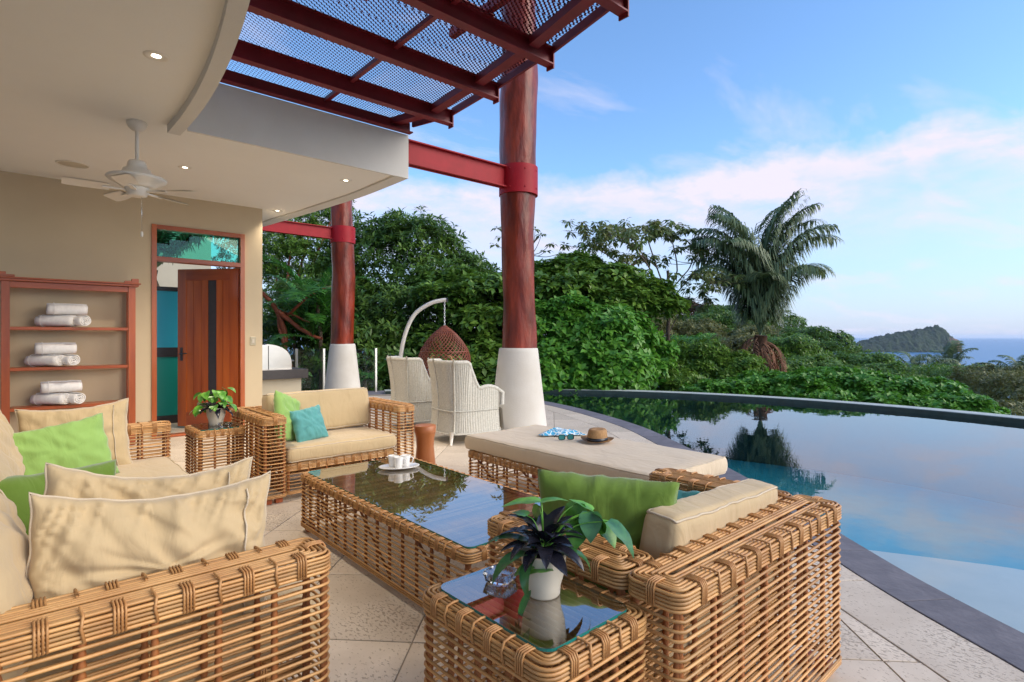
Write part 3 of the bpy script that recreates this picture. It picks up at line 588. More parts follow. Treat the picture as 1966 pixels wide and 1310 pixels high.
def rattan_box(par, x0, y0, x1, y1, z0, z1, sp=.0245, post=.148, top='rings', R=.036, feet=True, rims=5, cr=.0046, post_r=.0085, RP=.0104):
    """a hollow box of stacked cane rings on upright posts"""
    ms = [ring_mesh(x0, y0, x1, y1, R, cr, 0, .0016, s) for s in (1, 2, 3)]
    z = z0 + 3 * RP + sp * .7; n = 0; zt = z1 - rims * RP
    while z < zt - sp * .45:
        ob('cane', ms[n % 3] if n % 2 else ms[(n * 7) % 3], par, (0, 0, z)); z += sp; n += 1
    mr = ring_mesh(x0 - .002, y0 - .002, x1 + .002, y1 + .002, R, cr)
    for k in range(3): ob('rim_cane', mr, par, (0, 0, z0 + .006 + k * RP))
    for k in range(rims): ob('rim_cane', mr, par, (0, 0, z1 - .009 - k * RP))
    ins = .5 * min(x1 - x0, y1 - y0); k = 0
    lim = {'rings': ins - .006, 'edge': .05, 'none': 0}[top]; q = .008
    while q < lim:
        r_ = max(R - q, .012)
        ob('rim_cane', ring_mesh(x0 + q, y0 + q, x1 - q, y1 - q, r_, cr), par, (0, 0, z1 - .0015 + (.001 if q < .01 else 0))); q += .0128
    # posts
    H = z1 - z0 - .03; pm = MB(); zz = []; rr = []; k = 0
    while k * sp / 2 < H: zz.append(z0 + .015 + k * sp / 2); rr.append(post_r * (1.22 if k % 2 else .88)); k += 1
    pm.tube([(0, 0, a) for a in zz], rr, 7); pm = pm.mesh('post', 'cane_dark'); i_ = .0105
    xs = max(1, round((x1 - x0 - 2 * R * .6) / post)); yq = max(1, round((y1 - y0 - 2 * R * .6) / post)); done = []
    pts = []
    for i in range(xs + 1):
        x = x0 + R * .6 + (x1 - x0 - 1.2 * R) * i / xs
        c = .006 if i in (0, xs) else 0; pts += [(x, y0 + i_ + c), (x, y1 - i_ - c)]
    for j in range(yq + 1):
        y = y0 + R * .6 + (y1 - y0 - 1.2 * R) * j / yq
        c = .006 if j in (0, yq) else 0; pts += [(x0 + i_ + c, y), (x1 - i_ - c, y)]
    for p in pts: ob('post', pm, par, (p[0], p[1], 0))
    # bindings over the top rim
    bm_ = MB()
    for k in range(4):
        xx = (k - 1.5) * .0072; zb_ = -RP * (rims - .4) - .008
        bm_.tube([(xx, .004, zb_), (xx, -.0075, zb_ + .003), (xx, -.0085, -.006), (xx, -.0015, .0055), (xx, .02, .0070), (xx, .040 if top == 'rings' else .03, .0062), (xx, .046 if top == 'rings' else .036, .001)], .0029, 5)
    bm_ = bm_.mesh('binding', 'binding')
    def bind(x, y, a): ob('binding', bm_, par, (x, y, z1), (0, 0, a))
    for i in range(xs):
        x = x0 + R * .6 + (x1 - x0 - 1.2 * R) * (i + .5) / xs; bind(x, y0, 0); bind(x, y1, PI)
    for j in range(yq):
        y = y0 + R * .6 + (y1 - y0 - 1.2 * R) * (j + .5) / yq; bind(x0, y, -PI / 2); bind(x1, y, PI / 2)
    # tied knots at each post head, on the rim
    kn = MB(); kn.tube([(0, .012, -RP * rims - .010), (.004, -.0085, -RP * rims), (-.002, -.0095, -.02), (.002, -.004, .006), (0, .018, .0085), (0, .05 if top == 'rings' else .034, .0075)], .0036, 6); kn = kn.mesh('knot', 'binding')
    for i in range(1, xs):
        x = x0 + R * .6 + (x1 - x0 - 1.2 * R) * i / xs; ob('knot', kn, par, (x, y0, z1)); ob('knot', kn, par, (x, y1, z1), (0, 0, PI))
    for j in range(1, yq):
        y = y0 + R * .6 + (y1 - y0 - 1.2 * R) * j / yq; ob('knot', kn, par, (x0, y, z1), (0, 0, -PI / 2)); ob('knot', kn, par, (x1, y, z1), (0, 0, PI / 2))
    if feet:
        for x in (x0 + .05, x1 - .05):
            for y in (y0 + .05, y1 - .05): put('foot', MB().bbox(x - .025, y - .025, .001, x + .025, y + .025, z0 + .01), 'wood', par)
def brace(par, a, b): put('brace', MB().tube([a, b], .008, 6), 'cane_dark', par)
def deck(par, x0, y0, x1, y1, z, along='x', sp=.04):
    # slatted seat under the cushions
    k = 0
    if along == 'x':
        me = MB().tube([(x0, 0, 0), (x1, 0, 0)], .007, 6).mesh('seat_cane', 'cane'); y = y0
        while y <= y1: ob('seat_cane', me, par, (0, y, z)); y += sp
    else:
        me = MB().tube([(0, y0, 0), (0, y1, 0)], .007, 6).mesh('seat_cane', 'cane'); x = x0
        while x <= x1: ob('seat_cane', me, par, (x, 0, z)); x += sp
AH = .67
# the long sofa on the house side: near arm in front of the camera, far arm by the shelves
s1 = thing('rattan_sofa', 'long rattan sofa on the house side, its cane arm filling the near corner', 'sofa', (0, 0, 0))
rattan_box(s1, -.62, 1.565, .685, 1.735, .04, AH)
rattan_box(s1, -.16, 4.66, .82, 4.84, .04, AH, post=.16)
rattan_box(s1, -.62, 1.745, -.44, 4.65, .04, AH, sp=.04, post=.3, feet=False)
rattan_box(s1, -.43, 1.745, .70, 4.645, .04, .30, sp=.035, post=.3, top='edge', feet=False); deck(s1, -.42, 1.77, .68, 4.62, .302, 'x', .07)
# the two-seat sofa with its back to the camera
s2 = thing('rattan_sofa', 'two-seat rattan sofa with its woven back turned this way beside the pool', 'sofa', (0, 0, 0))
rattan_box(s2, 1.235, .755, 2.385, .925, .04, .655)
rattan_box(s2, 1.235, .935, 1.40, 1.535, .04, .655, post=.14)
rattan_box(s2, 2.22, .935, 2.385, 1.535, .04, .655, post=.14)
rattan_box(s2, 1.41, .935, 2.21, 1.53, .04, .27, top='edge', feet=False, sp=.035); deck(s2, 1.42, .95, 2.2, 1.52, .272, 'x', .06)
# the two-seat sofa facing the camera
s3 = thing('rattan_sofa', 'two-seat rattan sofa facing this way with green and blue cushions', 'sofa', (0, 0, 0))
rattan_box(s3, 1.385, 4.42, 1.565, 5.30, .045, AH, sp=.0275, post=.13)
rattan_box(s3, 2.55, 4.42, 2.73, 5.30, .045, AH, sp=.0275, post=.13)
rattan_box(s3, 1.575, 5.13, 2.54, 5.30, .045, AH, sp=.0275, post=.15)
rattan_box(s3, 1.575, 4.46, 2.54, 5.12, .045, .285, sp=.0275, top='edge', post=.15, feet=False); deck(s3, 1.6, 4.5, 2.5, 5.1, .287, 'x', .06)
# tables
def rounded_plate(x0, y0, x1, y1, z0, z1, r, mt, edge_m, par, nm='glass_top'):
    P = rrect(x0, y0, x1, y1, r, 6); o = put(nm, MB().add([(x, y, z1) for x, y in P], [tuple(range(len(P)))]), mt, par)
    n = len(P); e = put('glass_edge', MB().add([(x, y, z0) for x, y in P] + [(x, y, z1 - .0005) for x, y in P], [(i, (i + 1) % n, n + (i + 1) % n, n + i) for i in range(n)]), edge_m, o)
def table(x0, y0, x1, y1, zt, lab, post=.12, sp=.0245, slat=.022, along='y', R=.04, inset=.033, name='side_table'):
    t_ = thing(name, lab, 'table', ((x0 + x1) / 2, (y0 + y1) / 2, 0)); w_, d_ = (x1 - x0) / 2, (y1 - y0) / 2
    rattan_box(t_, -w_, -d_, w_, d_, .04, zt, sp=sp, post=post, top='edge', R=R, rims=4)
    if along == 'y':
        me = MB().tube([(0, -d_ + .03, 0), (0, d_ - .03, 0)], .0075, 6).mesh('slat_cane', 'cane'); x = -w_ + .05
        while x < w_ - .04: ob('slat_cane', me, t_, (x, 0, zt - .014)); x += slat
    else:
        me = MB().tube([(-w_ + .03, 0, 0), (w_ - .03, 0, 0)], .0065, 6).mesh('slat_cane', 'cane'); y = -d_ + .05
        while y < d_ - .04: ob('slat_cane', me, t_, (0, y, zt - .014)); y += slat
    rounded_plate(-w_ + inset, -d_ + inset, w_ - inset, d_ - inset, zt + .004, zt + .012, .035, 'glass_top', 'glass_edge', t_)
    return t_
tb1 = table(.845, .838, 1.225, 1.345, .585, 'square rattan side table with glass top, nearest, holding the dark-leaved plant', post=.12, slat=.024)
tb2 = table(1.02, 4.80, 1.37, 5.25, .56, 'small rattan side table with glass top beside the sofa facing this way', post=.11)
ct = table(1.40, 1.86, 2.215, 3.72, .385, 'long low rattan coffee table with a large glass top', post=.125, slat=.021, along='x', name='coffee_table')
for s in (-1, 1):
    for k in range(3): brace(ct, (-.37, -.8 + k * .6, .07), (-.37, -.45 + k * .6, .34)); brace(ct, (.37, -.8 + k * .6, .34), (.37, -.45 + k * .6, .07))
    break
# daybed
db = thing('daybed', 'broad rattan daybed base under a pale flat mattress by the pool', 'daybed', (0, 0, 0))
DXA, DXB, DYA, DYB = 2.80, 3.60, 1.90, 3.72
rattan_box(db, DXA, DYA, DXB, DYB, .04, .35, sp=.028, post=.12, top='edge'); deck(db, DXA + .03, DYA + .03, DXB - .03, DYB - .03, .345, 'x', .06)
for k in range(3): brace(db, (DXA + .03, 2.2 + k * .55, .07), (DXA + .03, 2.55 + k * .55, .31))
# ------------------------------------------------------------------ cushions
def nz3(x, y, z): return noise.noise(Vector((x, y, z)))
def pillow(name, lab, cat, w_, h_, th, m, loc, rot, seed=0, pipe=None, group=None, wr=1.0, n=34, ear=.07, sag=0.0, flange=0):
    """a thrown cushion: width on x, height on z (standing), thickness on y"""
    t_ = bpy.data.objects.new(name, None)
    def pos(u, v, s):
        x, y = 2 * u - 1, 2 * v - 1
        ex = 1 - ear * (1 - abs(y) ** 2.2); ey = 1 - ear * (1 - abs(x) ** 2.2)
        px, pz = x * ex * w_ / 2, y * ey * h_ / 2
        q = max(0, 1 - x * x) * max(0, 1 - y * y); b = q ** .42
        edge_ = 1 - min(1, q * 2.2)
        a = math.atan2(y, x)
        wk = (nz3(x * 1.5 + seed, y * 1.5, s * 3 + seed) * .10 + nz3(a * 3.2 + seed * 3, q * 1.5, s) * .17 * min(1, q * 7) * (1 - q * .7) + nz3(x * 4 + y * 3 + seed, y * 1.2 - x, 7 + s) * .09) * wr
        d = th / 2 * b * (1 + wk * 1.6)
        fold = (1 - abs(nz3(x * 5 + y * 3.2 + seed, y * 1.1 - x * .5 + seed, 1 + s)) * 2.6); fold = max(0, fold) ** 3 * min(1, q * 9) * (1 - min(1, q * 1.15)); d += .008 * wr * fold * b; f2 = max(0, 1 - abs(nz3(x * 9 - y * 2.5 + seed, y * .8 + seed, 4 + s)) * 3.2) ** 2 * min(1, q * 14) * (1 - min(1, q * 1.3)) * (.35 + .65 * max(0, y)); d += .013 * wr * f2
        top = sag * (1 - x * x) * max(0, y)
        return (px + .012 * nz3(y * 3, seed, 5) * abs(x), s * d + .012 * nz3(x * 2 + seed, y * 2, 9) * (1 if flange == 0 else 1), pz - top * h_ + .008 * nz3(x * 5, seed, 2) * abs(y))
    mb = MB(); mb.grid(lambda u, v: pos(u, v, 1), n, n); mb.grid(lambda u, v: pos(u, v, -1), n, n)
    me = mb.mesh(name, m); b = bmesh.new(); b.from_mesh(me); bmesh.ops.remove_doubles(b, verts=b.verts, dist=.0012); bmesh.ops.recalc_face_normals(b, faces=b.faces); b.to_mesh(me); b.free()
    for p in me.polygons: p.use_smooth = True
    o = ob(name, me, None, loc, rot, label=lab, category=cat)
    if group: o['group'] = group
    if pipe:
        P = [pos(i / 24, 0, 0) for i in range(24)] + [pos(1, i / 24, 0) for i in range(24)] + [pos(1 - i / 24, 1, 0) for i in range(24)] + [pos(0, 1 - i / 24, 0) for i in range(24)]
        put('piping', MB().tube(P, .0035, 6, True), pipe, o)
        # seam of the border strip
        P2 = [tuple(Vector(pos(.86, v, -1)) + Vector((0, -.006, 0))) for v in [i / 20 for i in range(1, 20)]]; put('piping', MB().tube(P2, .0028, 5), pipe, o)
        P2 = [tuple(Vector(pos(.14, v, 1)) + Vector((0, .006, 0))) for v in [i / 20 for i in range(1, 20)]]; put('piping', MB().tube(P2, .0028, 5), pipe, o)
    return o
def slab(name, lab, cat, x0, y0, x1, y1, z0, z1, m, seed=0, pipe='cream_pipe', rot=None, loc=None, n=26, puff=.018, r=.03, group=None):
    """boxed cushion with two piped edges"""
    cx_, cy_, cz_ = (x0 + x1) / 2, (y0 + y1) / 2, (z0 + z1) / 2; a, b_, c = (x1 - x0) / 2, (y1 - y0) / 2, (z1 - z0) / 2
    bmm = bmesh.new(); bmesh.ops.create_cube(bmm, size=2); bmesh.ops.subdivide_edges(bmm, edges=bmm.edges, cuts=n, use_grid_fill=True)
    def f(v):
        x, y, z = v; P = Vector((x * a, y * b_, z * c)); Q = Vector((max(-a + r, min(a - r, P.x)), max(-b_ + r, min(b_ - r, P.y)), max(-c + r, min(c - r, P.z)))); D_ = P - Q
        if D_.length > r: D_ = D_.normalized() * r
        P = Q + D_; q = (1 - x * x) * (1 - y * y)
        P.z += (1 if z > 0 else -1) * abs(z) * puff * max(0, q) ** .4
        e = 1 - min(1, max(0, q) * 3)
        wv = nz3(P.x * 7 + seed, P.y * 7, z + seed) * .006 + nz3(P.x * 26 + seed, P.y * 5, 3 + z) * .0035 * e + nz3(P.x * 5, P.y * 24 + seed, 8 + z) * .0035 * e
        P.z += wv * abs(z); k = nz3(P.x * 12, P.y * 12, P.z * 8 + seed) * .006
        if abs(x) > .999: P.x += k + math.copysign(.010, x) * (1 - z * z)
        if abs(y) > .999: P.y += k + math.copysign(.010, y) * (1 - z * z)
        return P
    for v in bmm.verts: v.co = f(v.co.copy())
    me = bpy.data.meshes.new(name); bmm.to_mesh(me); bmm.free(); me.materials.append(M[m])
    for p in me.polygons: p.use_smooth = True
    o = ob(name, me, None, loc or (cx_, cy_, cz_), rot, label=lab, category=cat)
    if group: o['group'] = group
    k = 1 - r / c * .25 if c else 1
    for zz_ in (1, -1):
        P = [f(Vector((x, y, zz_))) for x, y in [(-1 + 2 * i / 30, -1) for i in range(30)] + [(1, -1 + 2 * i / 30) for i in range(30)] + [(1 - 2 * i / 30, 1) for i in range(30)] + [(-1, 1 - 2 * i / 30) for i in range(30)]]
        P = [Vector((p.x * (1 + .29 * r / a * .25), p.y * (1 + .29 * r / b_ * .25), p.z + zz_ * .0005)) for p in P]
        put('piping', MB().tube([tuple(p) for p in P], .004, 6, True), pipe, o)
    return o
# seat cushions
slab('seat_cushion', 'cream seat cushion at the near end of the long sofa', 'seat cushion', -.42, 1.76, .755, 3.19, .315, .445, 'cream', 1)
slab('seat_cushion', 'cream seat cushion at the shelf end of the long sofa', 'seat cushion', -.42, 3.21, .80, 4.64, .315, .445, 'cream', 2)
slab('seat_cushion', 'cream seat cushion on the sofa that faces this way', 'seat cushion', 1.58, 4.43, 2.54, 5.10, .30, .42, 'cream', 3)
slab('seat_cushion', 'cream seat cushion hidden low in the sofa by the pool', 'seat cushion', 1.41, .94, 2.21, 1.56, .285, .40, 'cream', 4)
slab('mattress', 'pale cream mattress lying on the rattan daybed, hat and glasses on it', 'mattress', DXA - .005, DYA - .03, DXB + .04, DYB + .02, .36, .475, 'mattress', 5, n=30, puff=.012, r=.02)
# back cushions of the long sofa
for k, (y, lab) in enumerate(((2.05, 'plump cream back cushion at the picture edge beside the large front cushion'), (2.9, 'cream back cushion in the middle of the long sofa'), (3.75, 'cream back cushion near the bright green cushion'), (4.3, 'cream back cushion in the shelf-side corner of the long sofa'))):
    pillow('back_cushion', lab, 'back cushion', .80, .50, .26, 'cream', (-.095 - .02 * k, y, .66 + .01 * k), (rad(-14), 0, rad(90 + 3 * (k % 2))), 11 + k, 'cream_pipe', 'cream back cushions of the long sofa')
pillow('cushion', 'large cream cushion leaning on the near cane arm', 'cushion', .60, .46, .19, 'cream', (.30, 1.86, .650), (rad(-8), rad(4), rad(0)), 21, 'cream_pipe', wr=2.0, ear=.05, sag=.08, n=72)
pillow('cushion', 'second cream cushion standing just behind the large near one', 'cushion', .58, .46, .18, 'cream', (.32, 2.12, .665), (rad(-10), rad(6), rad(-3)), 22, 'cream_pipe', wr=1.9, ear=.05, sag=.10, n=60)
pillow('cushion', 'dark green cushion tucked behind the two near cream cushions', 'cushion', .48, .44, .17, 'green', (.06, 2.60, .605), (rad(-14), rad(2), rad(14)), 23, None)
pillow('cushion', 'cream cushion leaning on the far cane arm by the shelves', 'cushion', .58, .50, .17, 'cream', (.27, 4.52, .625), (rad(-15), rad(-3), rad(-4)), 24, 'cream_pipe', wr=1.2, sag=.04)
pillow('cushion', 'bright lime green cushion in front of the far cream cushion', 'cushion', .50, .40, .17, 'lime', (.18, 4.20, .60), (rad(-20), rad(-9), rad(8)), 25, None)
pillow('cushion', 'lime green cushion with one pointed corner on the sofa facing this way', 'cushion', .40, .42, .14, 'lime', (1.70, 4.77, .605), (rad(-14), rad(20), rad(42)), 26, None, wr=1.3)
pillow('cushion', 'small sea-blue cushion leaning beside the pointed lime cushion', 'cushion', .30, .30, .13, 'teal', (1.83, 4.66, .555), (rad(-20), rad(-6), rad(12)), 27, None)
slab('back_cushion', 'wide cream back cushion of the sofa facing this way', 'back cushion', 0, 0, .95, .15, 0, .36, 'cream', 6, loc=(2.065, 5.02, .62), rot=(rad(-9), 0, 0), r=.035, puff=.006)
pillow('cushion', 'big green cushion against the arm of the sofa by the pool', 'cushion', .48, .48, .18, 'green', (1.535, 1.235, .595), (rad(14), rad(2), rad(-57)), 28, None, wr=1.0, ear=.04)
bpy.data.objects[-1] if False else None
pillow('cushion', 'dark teal cushion low in the corner of the sofa by the pool', 'cushion', .40, .36, .15, 'teal_dark', (2.02, 1.30, .50), (rad(-32), 0, rad(-70)), 29, None)
slab('back_cushion', 'boxy cream back cushion standing on the sofa by the pool', 'back cushion', 0, 0, .74, .125, 0, .44, 'cream', 7, loc=(1.855, 1.005, .515), rot=(rad(5), rad(2), rad(0)), r=.028, puff=.004)
# ------------------------------------------------------------------ things on the tables
def arc_leaf(L_, W_, bend, m, fold=.18, nseg=8, tipw=.0, heart=False, wave=0.0, seed=0):
    mb = MB(); V = []; P = []
    x = z = 0; a = 0; ds = L_ / nseg
    for i in range(nseg + 1):
        t_ = i / nseg
        wd = W_ / 2 * ((math.sin(PI * min(1, t_ ** .72)) ** .8) if not heart else (1.25 * math.sin(PI * (t_ * .92 + .08) ** .62) ** .9 if t_ < 1 else 0))
        if i in (0,) and not heart: wd = W_ * .05
        if i == nseg: wd = .0005
        nxz = (-math.sin(a), math.cos(a)); wv = wave * math.sin(t_ * 14 + seed)
        for s in (-1, -.5, 0, .5, 1): V.append((x + nxz[0] * fold * wd * abs(s), s * wd, z + nxz[1] * (fold * wd * abs(s) + wv * wd * (1 if s in (-1, 1) else 0))))
        x += math.cos(a) * ds; z += math.sin(a) * ds; a -= bend / nseg
    F_ = []
    for i in range(nseg):
        for k in range(4): q = i * 5 + k; F_.append((q, q + 5, q + 6, q + 1))
    mb.add(V, F_, True); return mb.mesh('leaf', m)
def plant_pot(par, r0, r1, h, m='pot'):
    put('pot', MB().lathe([(.001, .0), (r0 * .9, 0), (r0, .006), (r0 * 1.04, h * .25), ((r0 + r1) / 2 * 1.06, h * .55), (r1, h * .97), (r1, h), (r1 - .006, h), (r1 - .010, h * .85), (.001, h * .84)], 40), m, par)
    put('soil', MB().lathe([(.001, h * .88), (r1 - .009, h * .86)], 24), 'soil', par)
pp = thing('potted_plant', 'dark purple and green leafy plant in a cream pot, nearest', 'potted plant', (1.07, 1.075, .5975)); pp.scale = (1, 1, .92)
PH = .128; plant_pot(pp, .045, .063, PH)
rg = random.Random(3)
def leafat(par, me, a, tilt, z=PH * .9, r=.01, roll=0): ob('leaf', me, par, (r * math.cos(a), r * math.sin(a), z), (roll, -tilt, a))
dk = [arc_leaf(.105 + .012 * i, .044, .8 + .3 * i, 'leaf_purple', .3, seed=i) for i in range(3)]
for k in range(30):
    a = k * 2.399; tl = rad(66 - k * 2.1) + rg.uniform(-.1, .1); leafat(pp, dk[k % 3], a, tl, PH * .9 + .045 * (1 - k / 30) + .012, .012, rg.uniform(-.3, .3))
RA = lambda deg: HEAD - rad(90) + rad(deg)       # 0 = towards the right of the picture, 90 = away
gl = arc_leaf(.17, .045, 1.9, 'leaf_pot_dark', .15); gs2 = arc_leaf(.15, .036, 2.3, 'leaf_pot_dark', .15)
leafat(pp, gl, RA(178), rad(50), PH, .02); leafat(pp, gl, RA(215), rad(28), PH * .95, .03); leafat(pp, gs2, RA(235), rad(10), PH * .95, .035, .3); leafat(pp, gs2, RA(350), rad(20), PH, .03)
def vine_leaf(tip, L_, W_, deg, tilt, m='leaf_pot', bend=.8, base=(0, 0, PH), roll=0):
    b0 = Vector(base); tp = Vector(tip); mid = (b0 + tp) / 2 + Vector((0, 0, .03))
    pts = catmull([tuple(b0), tuple(mid), tuple(tp)], 5); put('stem', MB().tube(pts, .0016, 5), 'leaf_pot', pp)
    me = arc_leaf(L_, W_, bend, m, .12, heart=True, wave=.05); ob('leaf', me, pp, tuple(tp), (roll, -tilt, RA(deg)))
def rp(r_, b_, z): return (r_ * RT[0] + b_ * FW[0], r_ * RT[1] + b_ * FW[1], z)   # right, back, up
vine_leaf(rp(-.005, .03, .265), .115, .05, 185, rad(5), bend=.5); vine_leaf(rp(-.004, .03, .263), .085, .03, 15, rad(14), bend=.7); vine_leaf(rp(-.01, .035, .25), .05, .045, 200, rad(-60))
vine_leaf(rp(.135, .02, .235), .085, .05, 10, rad(-35), bend=1.2); vine_leaf(rp(.13, .02, .238), .09, .052, 265, rad(-62), 'leaf_pot_dark', bend=.4)
vine_leaf(rp(.14, .03, .238), .075, .035, 160, rad(30), bend=.4); vine_leaf(rp(.175, .0, .215), .125, .058, 330, rad(-30), 'leaf_pot_dark', bend=.9); vine_leaf(rp(.10, .05, .255), .09, .06, 230, rad(-75), bend=.2)
vine_leaf(rp(.10, .04, .205), .085, .06, 250, rad(-60), bend=.3); vine_leaf(rp(.155, .05, .195), .09, .06, 315, rad(-25), bend=.9)
vine_leaf(rp(-.045, .02, .225), .05, .04, 150, rad(20)); vine_leaf(rp(.02, -.055, .10), .085, .052, 185, rad(8), bend=.9); vine_leaf(rp(-.03, -.05, .105), .06, .04, 195, rad(-10), bend=.6)
leafat(pp, arc_leaf(.10, .024, .7, 'leaf_pot_dark', .15), RA(238), rad(-25), .04, .07, .2)
pp2 = thing('potted_plant', 'small green-leaved plant in a cream pot by the doorway', 'potted plant', (1.205, 5.03, .5725))
plant_pot(pp2, .052, .074, .145)
dk2 = [arc_leaf(.15 + .02 * i, .05, 1.5 + .3 * i, 'leaf_purple', .3) for i in range(2)]; gr = [arc_leaf(.075 + .012 * i, .055, 1.2, 'leaf_pot', .15, heart=True) for i in range(3)]
for k in range(20): leafat(pp2, dk2[k % 2], k * 2.399, rad(60 - 2.5 * k), .125, .02)
for k in range(34):
    a = k * 2.399 + .5; h_ = rg.uniform(.16, .33); rr_ = rg.uniform(.02, .15); o = ob('leaf', gr[k % 3], pp2, (rr_ * math.cos(a), rr_ * math.sin(a), h_ - rr_ * .25), (rg.uniform(-.4, .4), rg.uniform(0, .8), a + rg.uniform(-.5, .5)))
def ashtray(x, y, z, lab, s=1.0, rz=0):
    a_ = thing('glass_ashtray', lab, 'ashtray', (x, y, z), rz); mb = MB()
    def sq(a): return 1 / (abs(math.cos(a)) ** 5 + abs(math.sin(a)) ** 5) ** .2
    mb.lathe([(.001, 0), (.030 * s, 0), (.036 * s, .004), (.042 * s, .024 * s), (.042 * s, .028 * s), (.036 * s, .028 * s), (.030 * s, .010 * s), (.001, .009 * s)], 40, f=lambda a, z_: sq(a) * (1 - .05 * (math.cos(a * 20) > 0)))
    put('bowl', mb, 'clear', a_); return a_
ashtray(1.035, 1.215, .5975, 'square cut-glass ashtray on the near side table', 1.0, .3)
ashtray(1.24, 4.90, .5725, 'cut-glass ashtray on the small table by the sofa arm', 1.1, .2)
pl = thing('serving_plate', 'white boat-shaped plate carrying three white cups', 'plate', (1.945, 3.36, .3975), HEAD - PI / 2 + rad(18))
mb = MB(); mb.lathe([(.001, .004), (.07, .004), (.085, .008), (.112, .016), (.114, .019), (.108, .019), (.082, .012), (.001, .009)], 48, f=lambda a, z: (1 + .22 * abs(math.cos(a)) ** 3) * (1 - .10 * math.sin(a)) * (1 - .25 * abs(math.sin(a)) ** 2))
put('dish', mb, 'ceramic', pl)
def cup(x, y, rz, lab):
    c_ = thing('coffee_cup', lab, 'cup', (x, y, .4075), rz, 'white cups on the plate'); put('body', MB().lathe([(.001, 0), (.022, 0), (.024, .003), (.032, .072), (.0325, .075), (.030, .075), (.022, .01), (.001, .008)], 28), 'ceramic', c_)
    put('handle', MB().tube([(.029, 0, .060), (.042, 0, .066), (.052, 0, .055), (.050, 0, .035), (.040, 0, .022), (.0265, 0, .020)], .0042, 6), 'ceramic', c_)
for r_, b_, rz, lab in ((-.042, .018, 40, 'white coffee cup on the doorway side of the plate'), (.008, -.028, -10, 'white coffee cup in front of the other two on the plate'), (.045, .03, -5, 'white coffee cup on the pool side of the plate')):
    q = rp(r_, b_, 0); cup(1.94 + q[0], 3.36 + q[1], RA(rz), lab)
# hat, sunglasses, cloth on the daybed
MZ = .492
ht = thing('straw_hat', 'small tan trilby hat with a dark band on the mattress', 'hat', (3.33, 2.76, MZ), .4)
put('crown', MB().lathe([(.085, .008), (.083, .04), (.076, .085), (.066, .098), (.040, .094), (.001, .086)], 36, f=lambda a, z: 1 + .10 * math.cos(2 * a) * (.6 + z * 3) - .05 * math.sin(a) * (z > .08)), 'straw', ht)
mb = MB(); mb.grid(lambda u, v: ((.084 + .045 * v) * (1 + .08 * math.cos(4 * PI * u)) * math.cos(2 * PI * u), (.084 + .045 * v) * math.sin(2 * PI * u), .006 + .022 * v * v * abs(math.sin(2 * PI * u)) + .004 * v), 40, 5, True); put('brim', mb, 'straw', ht)
put('band', MB().lathe([(.086, .010), (.0865, .034), (.0845, .036)], 36, f=lambda a, z: 1 + .10 * math.cos(2 * a) * (.6 + z * 3)), 'black', ht)
sgl = thing('sunglasses', 'dark sunglasses lying open on the mattress beside the hat', 'sunglasses', (3.19, 2.955, MZ), RA(12))
for s in (-1, 1):
    P = rrect(s * .036 - .026, .004, s * .036 + .026, .044, .014); put('frame', MB().tube([(x, 0.002 * 0, z) for x, z in P], .0028, 6, True), 'black', sgl); put('lens', MB().add([(x, 0, z) for x, z in P], [tuple(range(len(P)))]), 'teal_dark', sgl)
    put('temple', MB().tube([(s * .064, 0, .036), (s * .068, .06, .030), (s * .064, .12, .006)], .0022, 5), 'black', sgl)
put('bridge', MB().tube([(-.011, 0, .032), (0, -.002, .034), (.011, 0, .032)], .0025, 5), 'black', sgl)
t = MT('blue_print'); vn = t.n('ShaderNodeTexVoronoi', _Scale=26, feature='DISTANCE_TO_EDGE'); tcn = t.n('ShaderNodeTexCoord'); t.l(tcn.outputs['Object'], vn.inputs['Vector']); r = t.n('ShaderNodeValToRGB'); t.l(vn.outputs['Distance'], r.inputs[0]); r.color_ramp.elements[0].position = .05; r.color_ramp.elements[0].color = (.75, .82, .85, 1); r.color_ramp.elements[1].position = .12; r.color_ramp.elements[1].color = (.07, .38, .62, 1); t.l(r.outputs[0], t.b.inputs['Base Color']); t.b.inputs['Roughness'].default_value = .9; M['blue_print'] = t.m
mb = MB()
def cl(u, v):
    x = (u - .5) * .40 * (1 - .35 * v); y = (v - .5) * .20 * (1 + .3 * math.sin(u * 5)); e = min(1, 6 * min(u, 1 - u, v, 1 - v))
    z = .006 + e * (.014 + .026 * abs(nz3(x * 9, y * 16, 2)) + .014 * abs(nz3(x * 24, y * 30, 5)))
    return (x + .02 * nz3(v * 4, u * 3, 1), y + .025 * nz3(u * 5, v * 2, 9), z)
mb.grid(cl, 60, 36); o = put('sarong', mb, 'blue_print', None, (3.38, 3.17, MZ), (0, 0, RA(-4)), label='crumpled blue and white patterned cloth on the mattress', category='cloth')
# ------------------------------------------------------------------ shelves with towels
SX0, SX1, SY0, SY1 = -.155, 1.035, 7.98, 8.27
bs = thing('bookshelf', 'tall open mahogany shelf unit against the tan wall holding towels', 'shelves', (0, 0, 0))
for x in (SX0, SX1 - .07): put('post', MB().bbox(x, SY0, .004, x + .07, SY0 + .07, 1.90), 'wood', bs); put('post', MB().bbox(x + .01, SY1 - .05, .004, x + .06, SY1, 1.90), 'wood', bs)
for z in (1.41, .965, .53, .12): put('shelf_board', MB().bbox(SX0 + .072, SY0 + .01, z - .035, SX1 - .072, SY1 - .005, z), 'wood_x', bs)
put('top_board', MB().bbox(SX0 - .03, SY0 - .03, 1.90, SX1 + .03, SY1, 1.925).bbox(SX0 - .05, SY0 - .05, 1.925, SX1 + .05, SY1, 1.942), 'wood_x', bs); put('apron', MB().bbox(SX0 + .072, SY0 + .012, 1.83, SX1 - .072, SY0 + .035, 1.898), 'wood_x', bs)
